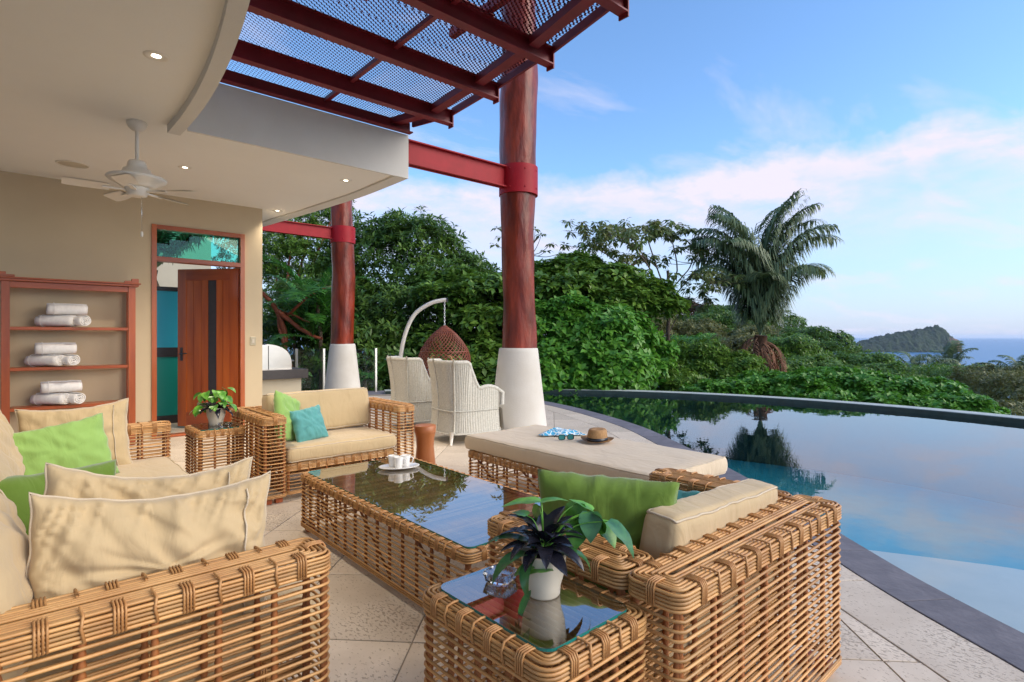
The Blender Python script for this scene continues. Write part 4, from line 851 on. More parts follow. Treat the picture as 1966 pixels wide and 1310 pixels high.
for x, s in ((SX0 - .03, 1), (SX1 + .03, -1)):
    mb = MB(); mb.bbox(min(x, x + s * .07), SY0 - .02, 1.942, max(x, x + s * .07), SY0 + .03, 1.995); mb.bbox(min(x + s * .07, x + s * .14), SY0 - .02, 1.942, max(x + s * .07, x + s * .14), SY0 + .03, 1.968); put('finial', mb, 'wood_x', bs)
for x in (SX0 + .03, SX1 - .04): put('back_brace', MB().bbox(x, SY0 + .075, 1.86, x + .02, SY1 - .055, 1.895), 'wood', bs)
def towel(x, y, z, rz, L_, lab, seed, R_=.070, fl_=1.0):
    t_ = thing('rolled_towel', lab, 'towel', (x, y, z + R_), rz, 'white rolled towels on the shelves'); rgt = random.Random(seed)
    # rolled cloth: spiral section swept along x
    P = []; turns = 3.2; n = 64
    for i in range(n + 1):
        q = i / n; a = q * turns * 2 * PI; r = R_ * (.16 + .84 * q); P.append((r * math.cos(a) * 1.06, r * math.sin(a) * .98))
    mb = MB(); ns = 8
    def fn(u, v):
        k = round(u * n); x_ = (v - .5) * L_; p = P[k]; e = 1 - .05 * abs(2 * v - 1) ** 6
        return (x_ + .006 * nz3(k * .2, seed, v * 2) + (1 - k / n) * .0, p[0] * e + .004 * nz3(k * .3, v * 6, seed), p[1] * e + .004 * nz3(k * .3 + 5, v * 6, seed))
    mb.grid(fn, n, ns); o = put('roll', mb, 'towel', t_); sm = o.modifiers.new('thick', 'SOLIDIFY'); sm.thickness = .009; sm.offset = -1
    put('hem', MB().tube([((-.12 if L_ > .3 else -.08), R_ * 1.065 * math.cos(a), R_ * 1.0 * math.sin(a)) for a in [rad(k * 15) for k in range(24)]], .003, 4, True), 'towel', t_)
for zi, (z, nm, dx) in enumerate(((1.412, 'highest', .05), (.967, 'middle', -.05), (.532, 'lowest visible', .0))):
    x = .42 + dx
    towel(x, 8.08, z, rad(-62), .34, f'rolled white towel end-on, doorway side of the lower pair on the {nm} shelf' if zi else 'rolled white towel lying end-on at the doorway side of the highest shelf', 1 + zi * 3)
    towel(x - .17, 8.10, z, rad(-28 if zi == 0 else -42), .36, f'rolled white towel under the top one, away from the door, on the {nm} shelf', 2 + zi * 3)
    towel(x - .07, 8.10, z + .130, rad(4), .36, f'rolled white towel lying crosswise on top of the pair on the {nm} shelf', 3 + zi * 3, R_=.072)
# ------------------------------------------------------------------ stool, wing chairs, hanging chair
st = thing('wooden_stool', 'round waisted wooden stool between the sofa and the daybed', 'stool', (2.99, 4.66, .002))
put('seat', MB().lathe([(.105, .36), (.108, .42), (.100, .428), (.001, .430)], 32), 'wood_stool', st); put('pedestal', MB().lathe([(.10, 0), (.105, .02), (.092, .14), (.085, .22), (.09, .30), (.104, .36)], 32), 'wood_stool', st)
def wing_chair(x, y, rz, lab):
    c_ = thing('wing_chair', lab, 'chair', (x, y, 0), rz, 'white wicker wing chairs facing the pool')
    # plan: back at -x, arms towards +x
    pl_ = catmull([(.36, -.35), (.1, -.37), (-.2, -.36), (-.335, -.30), (-.375, -.12), (-.385, 0), (-.375, .12), (-.335, .30), (-.2, .36), (.1, .37), (.36, .35)], 8); n = len(pl_) - 1
    def top(px):
        if px < -.17: return .985
        if px < .06: q = (px + .17) / .23; q = q * q * (3 - 2 * q); return .985 * (1 - q) + .66 * q
        return .66 - .02 * (px - .06) / .3 + .03 * math.sin((px - .06) / .3 * PI)
    def P(i, z, ins=0, corr=0):
        px, py = pl_[i]; a = pl_[max(i - 1, 0)]; b = pl_[min(i + 1, n)]; tx, ty = b[0] - a[0], b[1] - a[1]; q = math.hypot(tx, ty); nx, ny = -ty / q, tx / q
        nx, ny = -nx, -ny
        if nx * px + ny * py < 0: nx, ny = -nx, -ny
        o_ = .055 * (abs(z - .45) / .45) ** 1.7 if z < .45 else .065 * ((z - .45) / .6) ** 1.6 * (1.2 if px < -.1 else .5)
        o_ += corr - ins; sc = .90
        return (px * sc + nx * o_, py * sc + ny * o_, z)
    mb = MB(); nz_ = 16; K = 4
    # outer woven skin, ribbed by its upright canes
    def outer(u, v):
        f = u * n * K; i = min(int(f / K), n - 1); fr = f / K - i; zt = top(pl_[i][0]) * (1 - fr) + top(pl_[i + 1][0]) * fr; z = .13 + (zt - .13) * v
        a = Vector(P(i, z, 0, 0)); b = Vector(P(i + 1, z, 0, 0)); p = a.lerp(b, fr); c = .0045 * math.cos(2 * PI * f / K * 1.0)
        d = Vector((p.x, p.y, 0)).normalized(); return tuple(p + d * c)
    mb.grid(outer, n * K, nz_); put('outer_shell', mb, 'wicker', c_)
    mb = MB(); mb.grid(lambda u, v: P(round(u * n), .40 + (top(pl_[round(u * n)][0]) - .40) * v, .045), n, 8); put('inner_shell', mb, 'wicker', c_)
    put('rolled_rim', MB().tube([P(i, top(pl_[i][0]) + .005, .02) for i in range(n + 1)] + [(.38, .325, .6), (.375, .32, .45)], .027, 8), 'wicker', c_)
    put('rolled_rim', MB().tube([P(0, .64, .02), (.38, -.325, .6), (.375, -.32, .45)], .027, 8), 'wicker', c_)
    put('front_apron', MB().grid(lambda u, v: (.36 + .015 * math.cos(u * 60) * .2 + .03 * (1 - v), (u - .5) * .68, .14 + .27 * v), 60, 2), 'wicker', c_); put('seat', MB().box(-.30, -.30, .36, .34, .30, .40), 'wicker', c_)
    for i in (n // 2, n // 2 - 18, n // 2 + 18): put('back_rib', MB().tube([P(i, z, -.006) for z in (.14, .3, .45, .6, .8, 1.03)], .011, 6), 'wicker', c_)
    put('braid', MB().tube([P(i, .40, -.008) for i in range(n + 1)], .008, 5), 'wicker', c_); put('braid', MB().tube([P(i, .13, -.004) for i in range(n + 1)], .012, 5), 'wicker', c_)
    for sx, sy in ((1, 1), (1, -1), (-1, 1), (-1, -1)): put('leg', MB().tube([(sx * .33, sy * .31, .16), (sx * .35, sy * .33, .004)], [.026, .015], 10), 'white_paint', c_)
    o = slab('seat_cushion', None, None, -.27, -.27, .33, .27, .40, .47, 'towel', 9, pipe='towel'); o.parent = c_; del o['label'], o['category']
    return c_
wing_chair(4.22, 5.68, rad(-8), 'white wicker wing chair closest to the thick log pillar')
wing_chair(4.31, 6.90, rad(-8), 'white wicker wing chair beyond the other, near the hanging chair stand')
eg = thing('hanging_egg_chair', 'brown woven egg chair hanging on a short chain', 'hanging chair', (5.44, 7.87, 0), RA(90)); eg.scale = (1.12, 1.12, 1)
# profile of the pod
EP = [(.02, 1.49), (.10, 1.43), (.20, 1.345), (.30, 1.23), (.385, 1.10), (.432, .97), (.435, .86), (.40, .74), (.33, .63), (.23, .555), (.10, .515), (.02, .51)]
ez = [p[1] for p in EP][::-1]; er = [p[0] for p in EP][::-1]
def epos(t_, a): z = 1.49 - .98 * t_; r = float(np.interp(z, ez, er)); return Vector((r * math.cos(a), r * math.sin(a) * .9, z))
def eopen(t_, a): a = (a + PI) % (2 * PI) - PI; z = 1.49 - .98 * t_; return abs(a) < .95 and .70 < z < 1.34
wv = MB(); NS = 34
for s in (1, -1):
    for k in range(NS):
        run = []
        for i in range(49):
            t_ = i / 48; a = 2 * PI * k / NS + s * t_ * 2.6
            if eopen(t_, a):
                if len(run) > 1: wv.tube(run, .0085, 4)
                run = []
            else: run.append(epos(t_, a))
        if len(run) > 1: wv.tube(run, .0085, 4)
put('weave', wv, 'egg', eg, kind='stuff')
hp = MB(); hp.tube([epos((1.49 - z) / .98, a) + Vector((0, 0, 0)) for z, a in [(.70, q) for q in np.linspace(-.95, .95, 12)] + [(z, .95) for z in np.linspace(.78, 1.3, 8)] + [(1.34, q) for q in np.linspace(.95, -.95, 12)] + [(z, -.95) for z in np.linspace(1.3, .78, 8)]], .02, 8, True); put('opening_hoop', hp, 'egg', eg)
for t_, r_ in ((.06, .010), (.45, .012), (.8, .012)): put('hoop', MB().tube([epos(t_, a) for a in np.linspace(.96, 2 * PI - .96, 40)], r_, 6), 'egg', eg)
put('seat_pad', MB().lathe([(.001, .66), (.28, .67), (.34, .71), (.30, .75), (.001, .77)], 28), 'towel', eg)
for a in (.4, -.4):
    put('handle_loop', MB().tube([Vector((-.40, .11 * (1 if a > 0 else -1) + .045 * math.cos(q), .92 + .075 * math.sin(q))) for q in np.linspace(0, 2 * PI, 18)[:-1]], .009, 6, True), 'cane', eg)
ch_ = 1.49
k = 0
while ch_ < 1.885:
    P = [(.0085 * math.cos(q) * (1 if k % 2 else 0), .0085 * math.cos(q) * (0 if k % 2 else 1), ch_ + .022 + .022 * math.sin(q)) for q in np.linspace(0, 2 * PI, 13)[:-1]]; put('chain_link', MB().tube(P, .004, 5, True), 'chrome', eg); ch_ += .034; k += 1
es = thing('egg_chair_stand', 'curved cream steel stand arching over the hanging chair', 'stand', (5.44, 7.87, 0), RA(0))
P = catmull([(-.55, .0, .035), (-.70, 0, .35), (-.755, 0, .70), (-.74, 0, 1.05), (-.65, 0, 1.42), (-.50, 0, 1.70), (-.25, 0, 1.87), (-.05, 0, 1.925), (.03, 0, 1.93)], 8); put('arc_pole', MB().tube(P, .034, 14), 'white_paint', es)
put('cap', MB().tube([(.03, 0, 1.93), (.055, 0, 1.93)], .038, 14), 'charcoal', es); put('base_ring', MB().tube([(.60 * math.cos(q) - .05, .55 * math.sin(q), .035) for q in np.linspace(0, 2 * PI, 40)[:-1]], .03, 10, True), 'white_paint', es); put('hook', MB().tube([(0, 0, 1.90), (0, 0, 1.88)], .008, 6), 'chrome', es)
# ------------------------------------------------------------------ grill counter and railing
gc = thing('grill_counter', 'rendered counter with a thick charcoal stone top behind the wall end', 'counter', (0, 0, 0))
put('base', MB().bbox(1.9 + .6, 8.52, .002, 3.23, 9.3, .67), 'chalk', gc); put('countertop', MB().bbox(2.44 + .06, 8.42, .672, 3.30, 9.36, .81), 'charcoal', gc)
gr_ = thing('gas_grill', 'stainless steel grill with a rounded hood on the counter', 'grill', (0, 0, .811))
def hood(x0, x1, y0, y1, h):
    mb = MB(); n = 14; prof = [(x0, 0)] + [(x0, h * .97)] + [(x0 + (x1 - x0) * (.35 + .65 * math.sin(rad(90 * k / n))), h * (.97 if k == 0 else 1) * math.cos(rad(90 * k / n)) ** .62 if k < n else 0) for k in range(n + 1)]
    m_ = len(prof); mb.add([(x, y0, z) for x, z in prof] + [(x, y1, z) for x, z in prof], [tuple(range(m_)), tuple(range(m_, 2 * m_))[::-1]] + [(i, (i + 1) % m_, m_ + (i + 1) % m_, m_ + i) for i in range(m_)]); return mb
o = put('hood', hood(2.5, 3.10, 8.62, 9.2, .37), 'steel', gr_); fix_normals(o.data); o = put('side_panel', hood(2.5, 3.115, 8.600, 8.618, .38), 'steel', gr_); fix_normals(o.data)
put('seam', MB().box(2.765, 8.596, .0, 2.775, 8.600, .355), 'charcoal', gr_); put('handle', MB().tube([(3.14, 8.68, .12), (3.17, 8.68, .12), (3.17, 9.12, .12), (3.14, 9.12, .12)], .012, 8), 'steel', gr_)
gr2 = thing('glass_railing', 'frameless glass railing with slim steel posts along the terrace edge', 'railing', (0, 0, 0))
rail = [far_pt(rad(a), 9.72) for a in (67, 70.5, 74, 77.5, 81, 84.5, 88, 92)]
for a, b in zip(rail[:-1], rail[1:]):
    v = Vector((b[0] - a[0], b[1] - a[1], 0)); n_ = v.normalized(); q0 = Vector((*a, 0)) + n_ * .03; q1 = Vector((*b, 0)) - n_ * .03; s_ = Vector((-n_.y, n_.x, 0)) * .006
    put('pane', MB().add([q0 - s_ + Vector((0, 0, .08)), q1 - s_ + Vector((0, 0, .08)), q1 - s_ + Vector((0, 0, 1.02)), q0 - s_ + Vector((0, 0, 1.02)), q0 + s_ + Vector((0, 0, .08)), q1 + s_ + Vector((0, 0, .08)), q1 + s_ + Vector((0, 0, 1.02)), q0 + s_ + Vector((0, 0, 1.02))], [(0, 1, 2, 3), (7, 6, 5, 4), (3, 2, 6, 7), (0, 3, 7, 4), (1, 5, 6, 2)]), 'glass_rail', gr2)
for p in rail: put('rail_post', MB().bbox(p[0] - .022, p[1] - .022, -.2, p[0] + .022, p[1] + .022, 1.03), 'steel', gr2)
dk_ = MB(); o = put('edge_planter', MB().strip([far_pt(rad(60 + i * 2), 9.0) for i in range(20)], [far_pt(rad(60 + i * 2), 9.95) for i in range(20)], -.5, -.02), 'coping', kind='structure'); fix_normals(o.data)
# ------------------------------------------------------------------ vegetation
def mesh_np(name, V, F4, rnd, m):
    me = bpy.data.meshes.new(name); nv, nf = len(V), len(F4)
    me.vertices.add(nv); me.vertices.foreach_set('co', np.ascontiguousarray(V, dtype=np.float32).ravel())
    k = F4.shape[1]; me.loops.add(nf * k); me.loops.foreach_set('vertex_index', F4.astype(np.int32).ravel()); me.polygons.add(nf)
    me.polygons.foreach_set('loop_start', np.arange(0, nf * k, k, dtype=np.int32)); me.polygons.foreach_set('loop_total', np.full(nf, k, dtype=np.int32))
    at = me.attributes.new('rnd', 'FLOAT', 'POINT'); at.data.foreach_set('value', rnd.astype(np.float32)); me.materials.append(M[m] if isinstance(m, str) else m); me.update(calc_edges=True); return me
def unit(a): return a / np.maximum(np.linalg.norm(a, axis=-1, keepdims=True), 1e-9)
def leaves(C, AX, k, L_, W_, spread, droop, rs, fold=.2, jit=.35):
    """C centres (n,3), AX axes (n,3): k leaves radiate from each; returns verts, quads, rnd"""
    n = len(C); C = np.repeat(C, k, 0); A = np.repeat(unit(AX), k, 0); N_ = n * k
    ref = np.where(np.abs(A[:, 2:3]) < .9, np.array([[0, 0, 1.]]), np.array([[1., 0, 0]])); B1 = unit(np.cross(A, ref)); B2 = np.cross(A, B1)
    th = np.tile(np.arange(k) * 2 * PI / k, n) + np.repeat(rs.uniform(0, 2 * PI, n), k) + rs.normal(0, jit, N_)
    sp = spread + rs.normal(0, .22, N_)
    D = A * np.cos(sp)[:, None] + (B1 * np.cos(th)[:, None] + B2 * np.sin(th)[:, None]) * np.sin(sp)[:, None]
    D[:, 2] -= droop * rs.uniform(.5, 1.3, N_); D = unit(D)
    up = A * .6 + np.array([0, 0, .7]) + rs.normal(0, .25, (N_, 3)); Sd = unit(np.cross(D, up)); Nn = np.cross(Sd, D)
    ln = (L_ * rs.uniform(.65, 1.2, N_))[:, None]; wd = (W_ * rs.uniform(.75, 1.15, N_))[:, None] * .5
    P0 = C + D * ln * .08; Dd = D.copy(); Dd[:, 2] -= .35 * (1 + droop); Dd = unit(Dd)
    mid = P0 + D * ln * .5; tip = mid + Dd * ln * .5
    V = np.stack([P0, mid - Sd * wd + Nn * wd * fold, mid - 0 * Sd, mid + Sd * wd + Nn * wd * fold, tip], 1).reshape(-1, 3)
    b = np.arange(N_) * 5; F_ = np.concatenate([np.stack([b, b + 1, b + 2], 1), np.stack([b, b + 2, b + 3], 1), np.stack([b + 1, b + 4, b + 2], 1), np.stack([b + 2, b + 4, b + 3], 1)])
    r = np.clip(np.repeat(rs.uniform(0, 1, n), k) * .55 + rs.uniform(0, .45, N_), 0, 1); return V, F_, np.repeat(r, 5)
def crown_pts(blobs, n, rs, up=.35, shell=.35, cull=.72):
    """points near the surface of a set of ellipsoids (x,y,z,rx,rz), axes outward"""
    B = np.array(blobs); w_ = B[:, 3] * B[:, 3]; idx = rs.choice(len(B), n, p=w_ / w_.sum()); U = unit(rs.normal(0, 1, (n, 3))); U[:, 2] = np.where((U[:, 2] < -.3) & (rs.uniform(size=n) < .7), -U[:, 2], U[:, 2])
    R = np.stack([B[idx, 3], B[idx, 3], B[idx, 4]], 1); rr = 1 - shell * rs.uniform(0, 1, n) ** 1.6
    lump = 1 + .16 * np.sin(U[:, 0] * 5 + idx) * np.cos(U[:, 1] * 6 + idx * 2) + .10 * np.sin(U[:, 2] * 11 + idx)
    P = B[idx, :3] + U * R * (rr * lump)[:, None]; AX = unit(U / np.maximum(R, .1) * R.mean(1, keepdims=True)) + np.array([0, 0, up]); keep = np.ones(n, bool)
    for b in range(len(B)):
        q = (P - B[b, :3]) / np.array([B[b, 3], B[b, 3], B[b, 4]]); ins = (np.linalg.norm(q, axis=1) < cull) & (idx != b); keep &= ~ins
    return P[keep], AX[keep]
def limb(par, pts, r0, r1, m='bark', name='branch', n=8):
    P = catmull(pts, 4); k = len(P) - 1; put(name, MB().tube([Vector(p) + Vector((nz3(i * .9, p[0], 1), nz3(i * .9, p[1], 7), 0)) * r0 * .6 for i, p in enumerate(P)], [r0 + (r1 - r0) * i / k for i in range(k + 1)], n), m, par)
def W(l, d, z): x, y = rel(l, d); return (x, y, z)
def tree(name, label, cat, blobs, spec, n, m, seed, trunk=None, tr=.16, bark='bark', group=None, limbs=4, up=.35, shell=.35, cull=.72):
    """blobs in (lateral, depth, z, r, rz) of the terrace frame"""
    rs = np.random.RandomState(seed); bl = [W(b[0], b[1], b[2]) + (b[3], b[4]) for b in blobs]
    bx, by, bz = trunk if trunk else (blobs[0][0], blobs[0][1], terr(blobs[0][0], blobs[0][1])); x0, y0, _ = W(bx, by, 0); t_ = thing(name, label, cat, (x0, y0, bz), 0, group)
    bl = [(b[0] - x0, b[1] - y0, b[2] - bz, b[3], b[4]) for b in bl]
    P, AX = crown_pts(bl, n, rs, up, shell, cull); k, L_, W_, spr, dr = spec
    V, F_, r = leaves(P, AX, k, L_, W_, spr, dr, rs); ob('crown', mesh_np('crown', V, F_, r, m), t_)
    big = sorted(bl, key=lambda b: -b[3])[:limbs]; top = max(b[2] for b in bl)
    c = bl[0]; fork = (c[0] * .3, c[1] * .3, max(.4, c[2] * .45))
    limb(t_, [(0, 0, -.3), (fork[0] * .4 + .05, fork[1] * .4, fork[2] * .5), fork], tr, tr * .7, bark, 'trunk', 10)
    for b in big: limb(t_, [fork, ((fork[0] + b[0]) / 2 + .1, (fork[1] + b[1]) / 2, (fork[2] + b[2]) / 2 + .15), (b[0], b[1], b[2] + b[4] * .3)], tr * .6, tr * .15, bark)
    return t_
def U(u, d): return (u - 983) / 1063 * d                     # bearing and distance -> lateral offset
def Zh(v, d): return 1.3 - (v - 647) / 1063 * d
def bl(u, v, d, r, rz=None): return (U(u, d), d, Zh(v, d), r, rz or r)
# tall dark evergreen with a pointed crown
tree('evergreen_tree', 'tallest dark evergreen with upright leafy tips behind the hanging chair', 'tree',
     [bl(800, 520, 20, 2.1, 2.0), bl(790, 475, 20, 1.25, .95), bl(870, 555, 19.5, 1.7, 1.3), bl(725, 510, 20.5, 1.7, 1.5), bl(930, 600, 19, 1.7, 1.3), bl(700, 580, 20, 2.0, 1.8), bl(850, 620, 18.5, 2.2, 1.9), bl(760, 650, 18, 2.2, 1.9), bl(930, 660, 18, 2.0, 1.8), bl(835, 482, 20, .9, .7), bl(755, 440, 20, .7, .6), bl(690, 480, 21, 1.1, .9)],
     (9, 0.272, 0.076, 1.0, .25), 8400, 'leaf_dark', 1, trunk=(U(790, 19), 19.5, -2.4), tr=.3, up=.8, shell=.4)
tree('evergreen_tree', 'dark leafy tree low between the two log pillars', 'tree', [bl(620, 640, 19, 2.0, 2.0), bl(700, 690, 17, 1.8, 1.6), bl(560, 680, 18, 1.8, 1.6), bl(800, 720, 16.5, 1.7, 1.4), bl(640, 590, 20, 1.7, 1.5), bl(880, 730, 16, 1.6, 1.3)], (8, 0.240, 0.080, 1.05, .35), 4800, 'leaf_dark', 2, tr=.2)
tree('leafy_tree', 'light fine-leaved tree with red limbs beyond the wall end', 'tree', [bl(560, 480, 21, 1.5, 1.1), bl(600, 440, 22, 1.2, .9), bl(530, 520, 21, 1.1, .9), bl(620, 520, 21, 1.4, 1.0), bl(575, 410, 22, .8, .6), bl(640, 420, 22, 1.0, .9)], (7, 0.136, 0.056, 1.0, .1), 5100, 'leaf_mid', 3, trunk=(U(505, 17), 17, -2.2), tr=.16, bark='bark_red', shell=.9, limbs=5)
rt = thing('red_barked_tree', 'bare peeling red-barked tree at the wall end', 'tree', W(U(500, 15), 15, -2.2))
for P, r0, r1 in (([(.1, .1, 0), (.25, .15, 2.0), (.62, -.05, 3.1), (.40, -.2, 4.2), (-.3, .1, 5.0)], .11, .05), ([(.62, -.05, 3.1), (.75, -.2, 2.6), (.45, -.1, 4.1), (1.1, -.6, 3.9)], .07, .03), ([(.40, -.2, 4.2), (1.0, -.7, 3.6), (1.3, -1.0, 3.45)], .07, .035), ([(.50, -.1, 3.9), (1.1, -.9, 4.7), (1.6, -1.3, 4.9)], .05, .02), ([(.25, .15, 2.0), (-.3, .3, 3.0), (-.8, .6, 4.0)], .07, .03)): limb(rt, P, r0, r1, 'bark_red')
tree('dry_bush', 'dry pale bushes behind the red-barked tree', 'bush', [bl(500, 560, 24, 1.8, 1.8), bl(540, 610, 24, 1.6, 1.6), bl(480, 500, 24, 1.4, 1.2)], (6, 0.128, 0.048, 1.0, .1), 3300, 'leaf_olive', 5, tr=.08)
# layered broad-leaved sea almond trees
def almond(lab, B, n, seed, trunk, m='leaf_mid'): return tree('almond_tree', lab, 'tree', B, (8, .25, .13, 1.22, .05), int(n * 1.6), m, seed, trunk=trunk, tr=.16, bark='bark_red', up=1.1, shell=.55, cull=.6)
almond('broad-leaved tree in level tiers between hanging chair and thick pillar', [bl(880, 545, 17.5, 1.25, .4), bl(950, 560, 16.5, 1.3, .45), bl(870, 575, 16.5, 1.3, .45), bl(940, 615, 16, 1.4, .5), bl(850, 660, 16, 1.1, .5), bl(940, 680, 15.5, 1.3, .6), bl(880, 735, 15, 1.4, .7), bl(960, 740, 14.5, 1.2, .8)], 1750, 6, (U(920, 16.5), 16.5, -2.4))
almond('broad-leaved tree in level tiers just past the thick pillar', [bl(1080, 530, 17, 1.2, .45), bl(1160, 540, 17, 1.3, .45), bl(1230, 565, 17, 1.1, .40), bl(1070, 560, 16.5, 1.4, .6), bl(1170, 580, 16.5, 1.3, .5), bl(1260, 590, 16.8, .8, .35), bl(1110, 510, 17.5, .8, .3)], 2000, 7, (U(1160, 17), 17, -2.6))
tree('almond_tree', 'dense low broad-leaved tree filling the corner behind the pool rim', 'tree', [bl(1080, 640, 15.5, 1.4, 1.0), bl(1160, 650, 15, 1.3, .9), bl(1090, 710, 14.5, 1.3, .9), bl(1180, 715, 14.3, 1.1, .8), bl(1230, 690, 15.5, .9, .7), bl(1040, 740, 14, 1.0, .8), bl(1150, 760, 13.8, 1.0, .5)], (8, 0.216, 0.120, 1.15, .15), 4350, 'leaf_bright', 8, tr=.14, bark='bark_red')
# cecropia: thin trunk, umbrella whorls at the branch ends
cz = thing('cecropia_tree', 'slender open-crowned tree with umbrella leaf clusters against the sky', 'tree', W(U(1288, 18), 18, -3.2))
def loc_(u, v, d=18): a = W(U(u, d), d, Zh(v, d)); b = cz.location; return (a[0] - b[0], a[1] - b[1], a[2] - b[2])
tk = [loc_(1288, 860), loc_(1287, 760), loc_(1283, 680), loc_(1283, 620), loc_(1285, 560), loc_(1282, 520)]; limb(cz, tk, .085, .045, 'bark', 'trunk')
rsn = np.random.RandomState(9); tips = []
BR = [([(1284, 600), (1250, 520), (1210, 470), (1180, 455)], .03), ([(1284, 575), (1260, 510), (1240, 450), (1238, 435)], .03), ([(1283, 560), (1300, 520), (1290, 460), (1285, 445)], .03), ([(1284, 590), (1310, 550), (1335, 530), (1372, 548)], .025), ([(1285, 560), (1320, 520), (1330, 500), (1345, 470)], .025), ([(1282, 540), (1215, 520), (1150, 480), (1125, 470)], .025), ([(1284, 640), (1300, 610), (1318, 590), (1325, 565)], .02), ([(1262, 515), (1230, 490), (1215, 510), (1195, 500)], .02), ([(1240, 500), (1200, 440), (1160, 440), (1140, 445)], .02)]
for pts, r in BR:
    dv = rsn.uniform(-1, 1); P = [loc_(u, v, 18 + dv * i * .45) for i, (u, v) in enumerate(pts)]; limb(cz, P, r, .012, 'bark'); e = P[-1]; mid = P[-2]
    for k in range(15):
        q = Vector(mid).lerp(Vector(e), rsn.uniform(-.2, 1.05)); t_ = q + Vector((rsn.uniform(-.75, .75), rsn.uniform(-.75, .75), rsn.uniform(-.15, .42))); limb(cz, [tuple(q), tuple((q + t_) / 2 + Vector((0, 0, -.06))), tuple(t_)], .012, .007, 'bark', 'twig', 5); tips.append(tuple(t_))
for u, v in ((1300, 430), (1360, 480), (1330, 545), (1350, 555), (1380, 520), (1255, 425), (1200, 425), (1150, 440), (1120, 465), (1275, 650), (1290, 690), (1310, 605), (1260, 640)): tips.append(loc_(u, v, 18 + rsn.uniform(-.8, .8)))
tips = np.array(tips); V, F_, r = leaves(tips, np.tile([[0, 0, 1.]], (len(tips), 1)) + rsn.normal(0, .15, (len(tips), 3)), 11, .30, .10, 1.35, .45, rsn); V2, F2, r2 = leaves(tips + [0, 0, -.07], np.tile([[0, 0, 1.]], (len(tips), 1)), 9, .26, .09, 1.6, .6, rsn)
ob('crown', mesh_np('crown', np.concatenate([V, V2]), np.concatenate([F_, F2 + len(V)]), np.concatenate([r, r2]), 'leaf_cecropia'), cz)
tt = thing('cecropia_tree', 'few umbrella leaf clusters rising right behind the thick pillar', 'tree', W(U(1040, 19), 19, -2.4)); b0 = tt.location
def l2(u, v, d=19): a = W(U(u, d), d, Zh(v, d)); return (a[0] - b0[0], a[1] - b0[1], a[2] - b0[2])
limb(tt, [(0, 0, 0), l2(1030, 560), l2(1020, 480), l2(1035, 455)], .06, .02, 'bark', 'trunk'); tp = [l2(1040, 450), l2(1058, 468), l2(1048, 482), l2(1028, 440), l2(955, 438), l2(962, 455), l2(1078, 486), l2(950, 470)]
for p in tp: limb(tt, [l2(1020, 490), tuple((Vector(p) + Vector(l2(1020, 490))) / 2 + Vector((0, 0, -.1))), p], .015, .008, 'bark', 'twig', 5)
tp = np.array(tp); V, F_, r = leaves(tp, np.tile([[0, 0, 1.]], (len(tp), 1)), 11, .27, .09, 1.35, .45, rsn); ob('crown', mesh_np('crown', V, F_, r, 'leaf_cecropia'), tt)
# palms
def frond_mesh(L_, rise, bend, nl=46, ll=.5, droop=.9, seed=0, m='leaf_palm', wd=.028, hang=.5, twist=0, start=.12, early=False):
    """rachis in the x-z plane starting at the origin; leaflets hang from both sides"""
    rs = np.random.RandomState(seed); n = 26; x = z = 0; a = rise; P = []
    for i in range(n + 1):
        P.append((x, 0, z)); x += math.cos(a) * L_ / n; z += math.sin(a) * L_ / n; a -= bend / n * (2 * (1 - i / n) if early else 3 * (i / n) ** 2)
    mb = MB(); mb.tube(P, [.032 * (1 - .85 * i / n) for i in range(n + 1)], 5); k0 = len(mb.v); V = []; F_ = []
    for i in range(nl):
        t_ = start + (1 - start) * (i + .5) / nl; f = t_ * n; k = min(int(f), n - 1); p = np.array(P[k]) + (np.array(P[k + 1]) - np.array(P[k])) * (f - k); T_ = unit(np.array(P[k + 1]) - np.array(P[k]))
        for s in (-1, 1):
            lg = ll * (math.sin(PI * (.12 + .80 * t_)) ** .6) * rs.uniform(.85, 1.1); D = unit(T_ * .55 + np.array([0, s * .85, .12]) + rs.normal(0, .07, 3)); D2 = unit(D + np.array([0, 0, -droop]) + rs.normal(0, .05, 3)); D3 = unit(D2 + np.array([0, 0, -hang - droop]))
            sd = unit(np.cross(D, [0, s * .2, 1])) * wd / 2; q = p; b = len(mb.v) + len(V); m1 = q + D * lg * .35; m2 = m1 + D2 * lg * .35; m3 = m2 + D3 * lg * .3
            V += [tuple(q - sd * .5), tuple(q + sd * .5), tuple(m1 - sd), tuple(m1 + sd), tuple(m2 - sd * .8), tuple(m2 + sd * .8), tuple(m3)]; F_ += [(b, b + 1, b + 3, b + 2), (b + 2, b + 3, b + 5, b + 4), (b + 4, b + 5, b + 6)]
    mb.v += V; mb.f += F_; mb.smooth += [False] * len(F_); me = mb.mesh('frond', m); at = me.attributes.new('rnd', 'FLOAT', 'POINT'); at.data.foreach_set('value', np.repeat(rs.uniform(0, 1, len(me.vertices) // 7 + 1), 7)[:len(me.vertices)].astype(np.float32)); return me
pd = 18.0; pm_ = thing('palm_tree', 'tall palm with a heart-shaped crown and a skirt of dead brown fronds', 'palm', W(U(1460, pd), pd, -3.4)); pb = 3.4 + 1.35
limb(pm_, [(0, 0, 0), (.03, 0, 1.2), (0, .02, 2.4), (0, 0, pb)], .24, .2, 'thatch', 'trunk', 12)
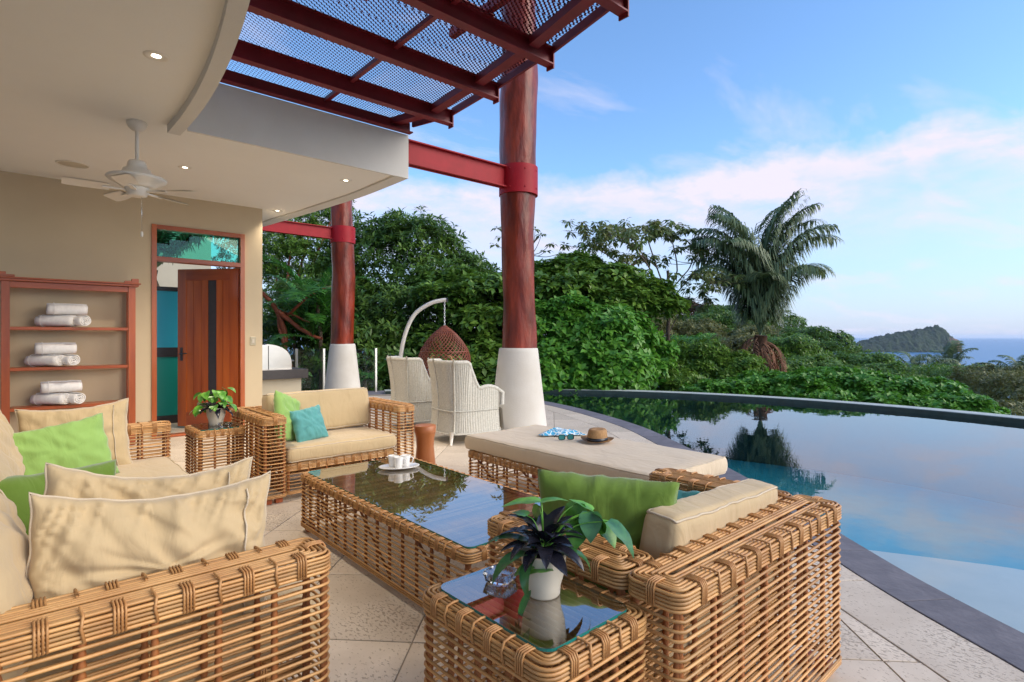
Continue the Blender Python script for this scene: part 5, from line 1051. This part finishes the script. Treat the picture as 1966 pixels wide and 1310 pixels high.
# fronds: (bearing in the view frame, rise, bend, length)
FR = [(172, 78, 95, 4.3), (185, 74, 110, 4.1), (200, 80, 90, 4.5), (160, 76, 100, 4.2), (178, 66, 125, 3.4), (150, 84, 80, 4.6), (8, 78, 90, 4.6), (-6, 73, 108, 4.3), (20, 80, 85, 4.7), (-16, 82, 78, 4.7), (2, 66, 125, 3.5), (35, 84, 70, 4.8), (-30, 76, 100, 4.3), (60, 70, 110, 2.8), (120, 70, 110, 2.8), (90, 68, 100, 2.6), (215, 78, 110, 3.8), (-50, 70, 120, 3.0), (250, 72, 110, 2.6), (140, 72, 120, 3.8), (45, 70, 120, 3.8), (12, 83, 66, 5.0), (170, 84, 75, 4.7), (-10, 86, 60, 4.9)]
for i, (bd, ri, be, L_) in enumerate(FR): ob('frond', frond_mesh(L_, rad(ri + 3), rad(be), 108, 1.15, .8, i, wd=.046, hang=.8, start=.12), pm_, (0, 0, pb), (0, 0, RA(bd)))
dm = [frond_mesh(1.0 + .2 * i, rad(-5), rad(82), 16, .30, .35, 70 + i, m='thatch', wd=.045, hang=.6, start=.15, early=True) for i in range(3)]
for k in range(30):
    a = k * 2.4; ob('dead_frond', dm[k % 3], pm_, (.10 * math.cos(a), .10 * math.sin(a), pb - .05 - .5 * random.random()), (0, random.uniform(.05, .55), a), label=None) if False else ob('dead_frond', dm[k % 3], pm_, (.14 * math.cos(a), .14 * math.sin(a), pb - .05 - .95 * random.random()), (random.uniform(-.1, .1), random.uniform(-.15, .45), a))
sm_ = [frond_mesh(2.0, rad(62), rad(100), 46, .6, .5, 40 + i, wd=.05, hang=.5) for i in range(4)]
def small_palm(u, v, d, s, lab, n=13, cat='palm', m=None, fan=1.0):
    zt = Zh(v, d); l = U(u, d); x, y, _ = W(l, d, 0); zg = min(terr(l, d), zt - .6); p = thing('palm_tree', lab, cat, (x, y, zg)); limb(p, [(0, 0, 0), (.05, 0, (zt - zg) / 2), (0, 0, zt - zg)], .10, .08, 'bark', 'trunk', 8)
    for k in range(n):
        o = ob('frond', sm_[k % 4], p, (0, 0, zt - zg), (0, -rad(random.uniform(-38, 22)) * fan, k * 2.399 + random.uniform(-.2, .2))); sc = s * random.uniform(.8, 1.1); o.scale = (sc, sc, sc)
small_palm(1760, 735, 24, .85, 'small palm in front of the island, nearer its middle'); small_palm(1825, 720, 27, .95, 'small palm rising under the cliff end of the island'); small_palm(1900, 740, 26, .65, 'low palm between the island and the picture edge'); small_palm(1962, 745, 17, .7, 'large-fronded palm cut off by the picture edge'); small_palm(1640, 700, 34, .8, 'small distant palm at the foot of the round treetop')
fm = [frond_mesh(1.5, rad(40), rad(60), 26, .42, .15, 60 + i, m='leaf_feather', wd=.045, hang=.2, start=.1) for i in range(3)]
def feather(u, v, d, lab, n=26, s=1.0, hh=1.2):
    zt = Zh(v, d); l = U(u, d); x, y, _ = W(l, d, 0); zg = terr(l, d); p = thing('feathery_tree', lab, 'tree', (x, y, zg)); limb(p, [(0, 0, 0), (.1, 0, (zt - zg) / 2), (0, 0, zt - zg)], .07, .05, 'bark', 'trunk', 8)
    for k in range(n):
        o = ob('frond', fm[k % 3], p, (random.uniform(-.3, .3), random.uniform(-.3, .3), zt - zg - hh * random.random() ** 1.3), (0, -rad(random.uniform(-40, 25)), k * 2.399)); sc = s * random.uniform(.7, 1.1); o.scale = (sc, sc, sc)
feather(610, 570, 15.5, 'feathery bright green fronds on both sides of the farther log pillar', 34, 1.15, 1.3); feather(700, 720, 14.5, 'low feathery fronds just right of the farther pillar cone', 16, .7, .9); feather(560, 600, 16.5, 'feathery green fronds above the steel grill', 20, .9, 1.0)
# shrubs and slope trees
bushes = [
 ('hedge_bush', 'bright green bush low behind the rim, at the palm trunk', [bl(1400, 765, 13.8, .8, .45), bl(1350, 770, 14, .6, .4), bl(1460, 755, 13.9, .8, .5)], (8, 0.136, 0.080, 1.1, .1), 2250, 'leaf_bright'),
 ('hedge_bush', 'bright green hedge behind the rim right of the palm trunk', [bl(1530, 755, 13.5, .8, .5), bl(1600, 745, 13.6, .8, .5), bl(1660, 755, 13.2, .8, .5), bl(1570, 775, 12.8, .7, .4)], (8, 0.136, 0.088, 1.1, .1), 3900, 'leaf_bright'),
 ('hedge_bush', 'bright green hedge behind the rim below the island', [bl(1720, 765, 12.8, .7, .45), bl(1780, 765, 13, .8, .45), bl(1700, 785, 12.2, .6, .35)], (8, 0.136, 0.088, 1.1, .1), 3300, 'leaf_bright'),
 ('hedge_bush', 'bright green hedge nearest the right edge behind the rim', [bl(1840, 790, 11.9, .65, .35), bl(1900, 815, 11.0, .4, .22), bl(1780, 795, 11.8, .5, .3)], (8, 0.128, 0.088, 1.1, .1), 2550, 'leaf_bright'),
 ('leafy_bush', 'mid green bush between slender trunk and palm', [bl(1340, 710, 17, 1.1, .9), bl(1410, 720, 16.5, .9, .7), bl(1310, 750, 15.5, .8, .5)], (8, 0.160, 0.064, 1.05, .2), 3000, 'leaf_mid'),
 ('leafy_bush', 'light green rounded bush behind the slender trunk', [bl(1340, 690, 24, 1.5, 1.1), bl(1390, 700, 23, 1.3, 1.0), bl(1300, 705, 23, 1.2, .9)], (8, 0.160, 0.064, 1.05, .2), 3600, 'leaf_bright'),
 ('leafy_bush', 'olive bush beside the brown skirt of the palm', [bl(1420, 690, 22, 1.2, 1.0), bl(1250, 720, 19, 1.2, .9)], (7, 0.160, 0.056, 1.05, .2), 2250, 'leaf_olive'),
 ('round_tree', 'dark round-topped tree right of the palm against the sea', [bl(1550, 660, 33, 1.6, 1.0), bl(1595, 668, 32, 1.3, 1.0), bl(1520, 690, 31, 1.8, 1.3), bl(1600, 710, 30, 1.9, 1.3), bl(1550, 720, 29, 1.8, 1.2)], (8, 0.208, 0.088, 1.05, .2), 4950, 'leaf_dark'),
 ('leafy_tree', 'mid green tree standing between palm and round treetop', [bl(1510, 690, 24, 1.4, 1.1), bl(1560, 725, 22, 1.3, .9), bl(1500, 730, 20, 1.1, .8)], (8, 0.176, 0.068, 1.05, .3), 3600, 'leaf_mid'),
 ('leafy_tree', 'dense mid green tree left of the small palms', [bl(1660, 720, 24, 1.5, 1.0), bl(1700, 735, 22, 1.2, .8), bl(1620, 740, 20, 1.2, .7)], (8, 0.176, 0.068, 1.05, .3), 3750, 'leaf_mid'),
 ('scrub_bush', 'leafy green scrub under the small palms', [bl(1790, 740, 21, 1.4, .8), bl(1860, 745, 19, 1.4, .8), bl(1740, 750, 19, 1.1, .6)], (6, 0.136, 0.040, 1.0, .1), 3450, 'leaf_mid'),
 ('scrub_bush', 'olive scrub at the right edge beyond the pool', [bl(1910, 745, 17, 1.2, .7), bl(1960, 760, 15, 1.2, .7), bl(1940, 805, 12.5, .7, .4), bl(2010, 780, 14, 1.1, .7)], (6, 0.128, 0.040, 1.0, .1), 3450, 'leaf_olive'),
 ('hill_tree', 'reddish brown treetop on the far ridge left of the palm', [bl(1300, 605, 70, 3.0, 2.0), bl(1350, 610, 68, 2.6, 1.8), bl(1250, 615, 66, 3.0, 2.0)], (6, 0.360, 0.128, 1.0, .1), 3300, 'leaf_red'),
 ('hill_tree', 'dark treetops of the far ridge beside the palm crown', [bl(1400, 618, 64, 3.0, 2.0), bl(1430, 640, 58, 3.2, 2.2), bl(1370, 635, 56, 3.2, 2.2), bl(1490, 635, 60, 3.0, 2.0)], (6, 0.360, 0.144, 1.0, .1), 4500, 'leaf_dark'),
 ('hill_tree', 'olive treetops lower on the far ridge', [bl(1280, 650, 50, 3.0, 2.0), bl(1340, 655, 46, 2.5, 1.8), bl(1450, 665, 44, 2.5, 1.8), bl(1230, 640, 46, 3.0, 2.2)], (6, 0.320, 0.120, 1.0, .1), 4500, 'leaf_olive'),
]
for i, (nm, lab, B, spec, n, m) in enumerate(bushes): tree(nm, lab, 'bush' if 'bush' in nm else 'tree', B, spec, n, m, 100 + i, tr=.06 if 'bush' in nm else .15, limbs=3)
# ground cover that nobody could count: leaves over the slope
rs = np.random.RandomState(77); n = 15000; th_ = rs.uniform(-.66, .86, n); dd_ = 11.5 + 45 * rs.uniform(0, 1, n) ** 1.8; ll_ = dd_ * np.tan(th_)
keep = [i for i in range(n) if math.hypot(*(np.array(rel(ll_[i], dd_[i])) - PC)) > PR + 1.4 + rs.uniform(0, .8)]
C = np.array([(*rel(ll_[i], dd_[i]), terr(ll_[i], dd_[i]) + rs.uniform(0, .7)) for i in keep]); V, F_, r = leaves(C, np.tile([[0, 0, 1.]], (len(C), 1)) + rs.normal(0, .4, (len(C), 3)), 7, .34, .12, 1.0, .1, rs); ob('undergrowth', mesh_np('undergrowth', V, F_, r, 'leaf_mid'), kind='stuff')
n = 9000; th_ = rs.uniform(-.1, .95, n); dd_ = 40 + 300 * rs.uniform(0, 1, n) ** 1.3; ll_ = dd_ * np.tan(th_); C = np.array([(*rel(a, b), terr(a, b) + 1.5 * nz3(a * .12, b * .12, 0) + rs.uniform(0, 1.4)) for a, b in zip(ll_, dd_)]); V, F_, r = leaves(C, np.tile([[0, 0, 1.]], (len(C), 1)) + rs.normal(0, .5, (len(C), 3)), 7, 1.3, .6, 1.0, .1, rs); ob('far_forest', mesh_np('far_forest', V, F_, r, 'leaf_dark'), kind='stuff')
# palm fronds outside the doorway
for x, y, z, lab in ((1.75, 11.6, 3.1, 'palm seen through the gap beside the wooden door'),):
    p = thing('garden_palm', lab, 'palm', (x, y, 0)); limb(p, [(0, 0, 0), (.05, 0, 1.5), (0, 0, z - .6)], .1, .08, 'bark', 'trunk', 8)
    for k in range(14): o = ob('frond', sm_[k % 4], p, (0, 0, z - .6), (0, -rad(random.uniform(-20, 30)), k * 2.399)); o.scale = (1, 1, 1)
